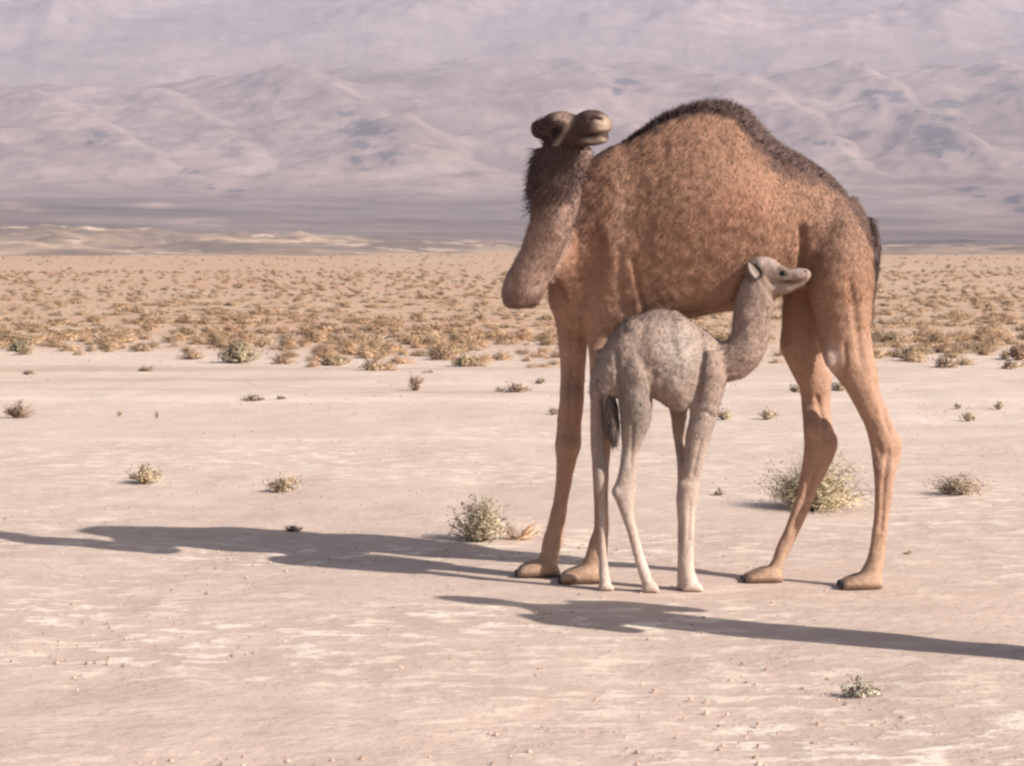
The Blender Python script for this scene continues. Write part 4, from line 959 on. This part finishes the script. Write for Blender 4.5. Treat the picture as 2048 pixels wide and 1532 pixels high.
# scrub: shared bush meshes, each a thing of its own, nearest ones first
protos = []
for s in range(8):
    n = [110, 120, 100, 130, 110, 120, 95, 115][s]
    ct = [(.46,.34,.235), (.42,.31,.21), (.42,.32,.22), (.48,.36,.25), (.44,.31,.215), (.42,.29,.205), (.40,.31,.22), (.37,.28,.19)][s]
    tw, lf = shrub_arrays(100 + s, n, 5, .5, [.42,.5,.36,.46,.4,.5,.34,.55][s], ct, tuple(np.array(ct)*1.05), .034, .009, open_=.75)
    hh = [.42,.5,.36,.46,.4,.5,.34,.55][s]; kk = 10; dv = []; df = []
    for (rr, zz) in ((.34, -.03), (.36, .3), (.24, .6), (.03, .72)):
        for j in range(kk):
            a_ = 2*math.pi*j/kk; q_ = rr * random.uniform(.8, 1.2); dv.append(np.array([q_*math.cos(a_), q_*math.sin(a_), hh*zz*random.uniform(.8, 1.15)]))
    k = len(tw[0]); k2 = k + len(lf[0])
    dv = []
    for i_ in range(0):
        for j in range(kk): df += [k2+i_*kk+j, k2+i_*kk+(j+1) % kk, k2+(i_+1)*kk+(j+1) % kk, k2+(i_+1)*kk+j]
    V = np.array(tw[0] + lf[0] + dv); fc = list(tw[1]) + [i + k for i in lf[1]] + df
    protos.append(mesh_np('dry_bush', V, fc, tw[2] + lf[2], M_DRY, parent=False, col=np.array(tw[3] + lf[3] + [np.array(ct)*.8]*len(dv)), nrm=V / np.array([.5, .5, .42]) + np.array([0, 0, .35]) + rng.normal(0, .2, V.shape)))
pos = []
tries = 0
while len(pos) < 1900 and tries < 40000:
    tries += 1
    py = 575 + (742 - 575) * random.random() ** .9
    px = random.uniform(-60, 2110)
    dens = noise.noise((px * .006, py * .03, 3.3)) * .5 + .55
    lim = 700 + (26 if (560 < px < 1120 or px > 1740) else 0) + 10 * noise.noise((px * .01, 2.0, 2.0))
    dens *= 1 - .98 * float(sst(py, lim - 75, lim + 22))
    if random.random() > dens: continue
    g = G(px, py)
    if any((g.x - q[0])**2 + (g.y - q[1])**2 < (.17)**2 for q in pos): continue
    pos.append((g.x, g.y, py, px))
pos.sort(key=lambda q: q[1])
GL = 'dry tan bush among the crowded scrub behind the pale flat'
for i, (x, y, py, px) in enumerate(pos[:285]):
    o = bpy.data.objects.new('dry_bush', protos[i % 8]); COL.objects.link(o)
    o.location = (x, y, -.02); o.rotation_euler = (0, 0, random.uniform(0, 6.28)); s = random.uniform(.22, .68) * (1 if py < 690 else .75); o.scale = (s, s, s * random.uniform(.7, 1.05))
    tag(o, GL, 'bush', 'dry bushes of the scrub plain')
# the rest of the plain's scrub: low clumps in one mesh
def clumps():
    pts = [(q[0], q[1]) for q in pos[285:]]
    for n in range(9500):
        y = 31 + (95 * random.random() ** 1.1 if random.random() < .72 else 70 + 220 * random.random()); x = random.uniform(-.34, .34) * y
        if random.random() < noise.noise((x*.05, y*.03, 1.1)) * .7 + .55: pts.append((x, y))
    pal = [(.37,.275,.185), (.41,.305,.205), (.36,.27,.18), (.43,.325,.22), (.41,.29,.20)]
    def proto(seed, n, tw, leafs, hh):
        T_, L_ = shrub_arrays(seed, n, 2, .5, hh, (1., 1., 1.), (1.05, 1.05, 1.05), leafs, tw, open_=.75)
        k = len(T_[0]); return np.array(T_[0] + L_[0]), np.array(list(T_[1]) + [i + k for i in L_[1]]), np.array(T_[2] + L_[2]), np.array(T_[3] + L_[3])
    near = [proto(300 + i, 34, .013, .05, .40) for i in range(6)]; far = [proto(320 + i, 22, .017, .06, .32) for i in range(6)]
    VV = []; CC = []; NN = []; FF = []; LL = []; nv = 0
    for (x, y) in pts:
        pv, pf, pl, pc = random.choice(near if y < 62 else far)
        sc = random.choice([.16, .2, .26, .34, .5]) * random.uniform(.85, 1.15) * (1 + y / 500); sz = sc * random.uniform(.6, .95)
        r0 = random.uniform(0, 6.28); cr, sr = math.cos(r0), math.sin(r0)
        q = np.stack([pv[:, 0]*cr - pv[:, 1]*sr, pv[:, 0]*sr + pv[:, 1]*cr, pv[:, 2]], 1)
        NN.append(q / np.array([.5, .5, .4]) + np.array([0, 0, .45]) + rng.normal(0, .12, q.shape)); VV.append(q * np.array([sc, sc, sz]) + np.array([x, y, -.02]))
        CC.append(pc * np.array(random.choice(pal)) * random.choice([.78, .9, .98, 1.0, 1.05])); FF.append(pf + nv); LL.append(pl); nv += len(pv)
    o = mesh_np('scrub', np.concatenate(VV), np.concatenate(FF), np.concatenate(LL), M_DRY, col=np.concatenate(CC), nrm=np.concatenate(NN)); tag(o, 'far dry scrub covering the tan plain up to the low hills', 'scrub', kind='stuff')
clumps()
# a few dark far bushes on the apron right of the camel are part of the scrub too

# pebbles, clods and curled mud flakes on the flat
def pebbles():
    V = []; Fc = []; Lt = []; C = []
    for i in range(5200):
        y = 5.8 + 26 * random.random() ** 1.5; x = random.uniform(-.27, .27) * y
        if noise.noise((x*.8, y*.5, 6)) < random.uniform(-.6, .35): continue
        s = random.choice([.002, .003, .003, .004, .006]) * random.uniform(.7, 1.3) * (1 + (y - 6) * .03)
        c = np.array(random.choice([(.30,.22,.18), (.42,.31,.26), (.46,.35,.29), (.24,.18,.15), (.34,.25,.2)])) * random.uniform(.8, 1.1)
        b = len(V); k = 6; ph = random.uniform(0, 6.28); fl = random.uniform(.35, .8)
        for j in range(k):
            a = ph + 2*math.pi*j/k; r = s * random.uniform(.75, 1.25); V.append((x + r*1.3*math.cos(a), y + r*math.sin(a), -.003)); C.append(c)
        for j in range(k):
            a = ph + 2*math.pi*j/k; r = s * .65 * random.uniform(.75, 1.25); V.append((x + r*1.3*math.cos(a), y + r*math.sin(a), s*fl)); C.append(c)
        for j in range(k): Fc += [b+j, b+(j+1) % k, b+k+(j+1) % k, b+k+j]; Lt.append(4)
        Fc += [b+k+j for j in range(k)]; Lt.append(k)
    o = mesh_np('gravel', np.array(V), Fc, Lt, M_DRY, col=np.array(C)); tag(o, 'scattered small stones and clods on the dry flat', 'gravel', kind='stuff')
pebbles()
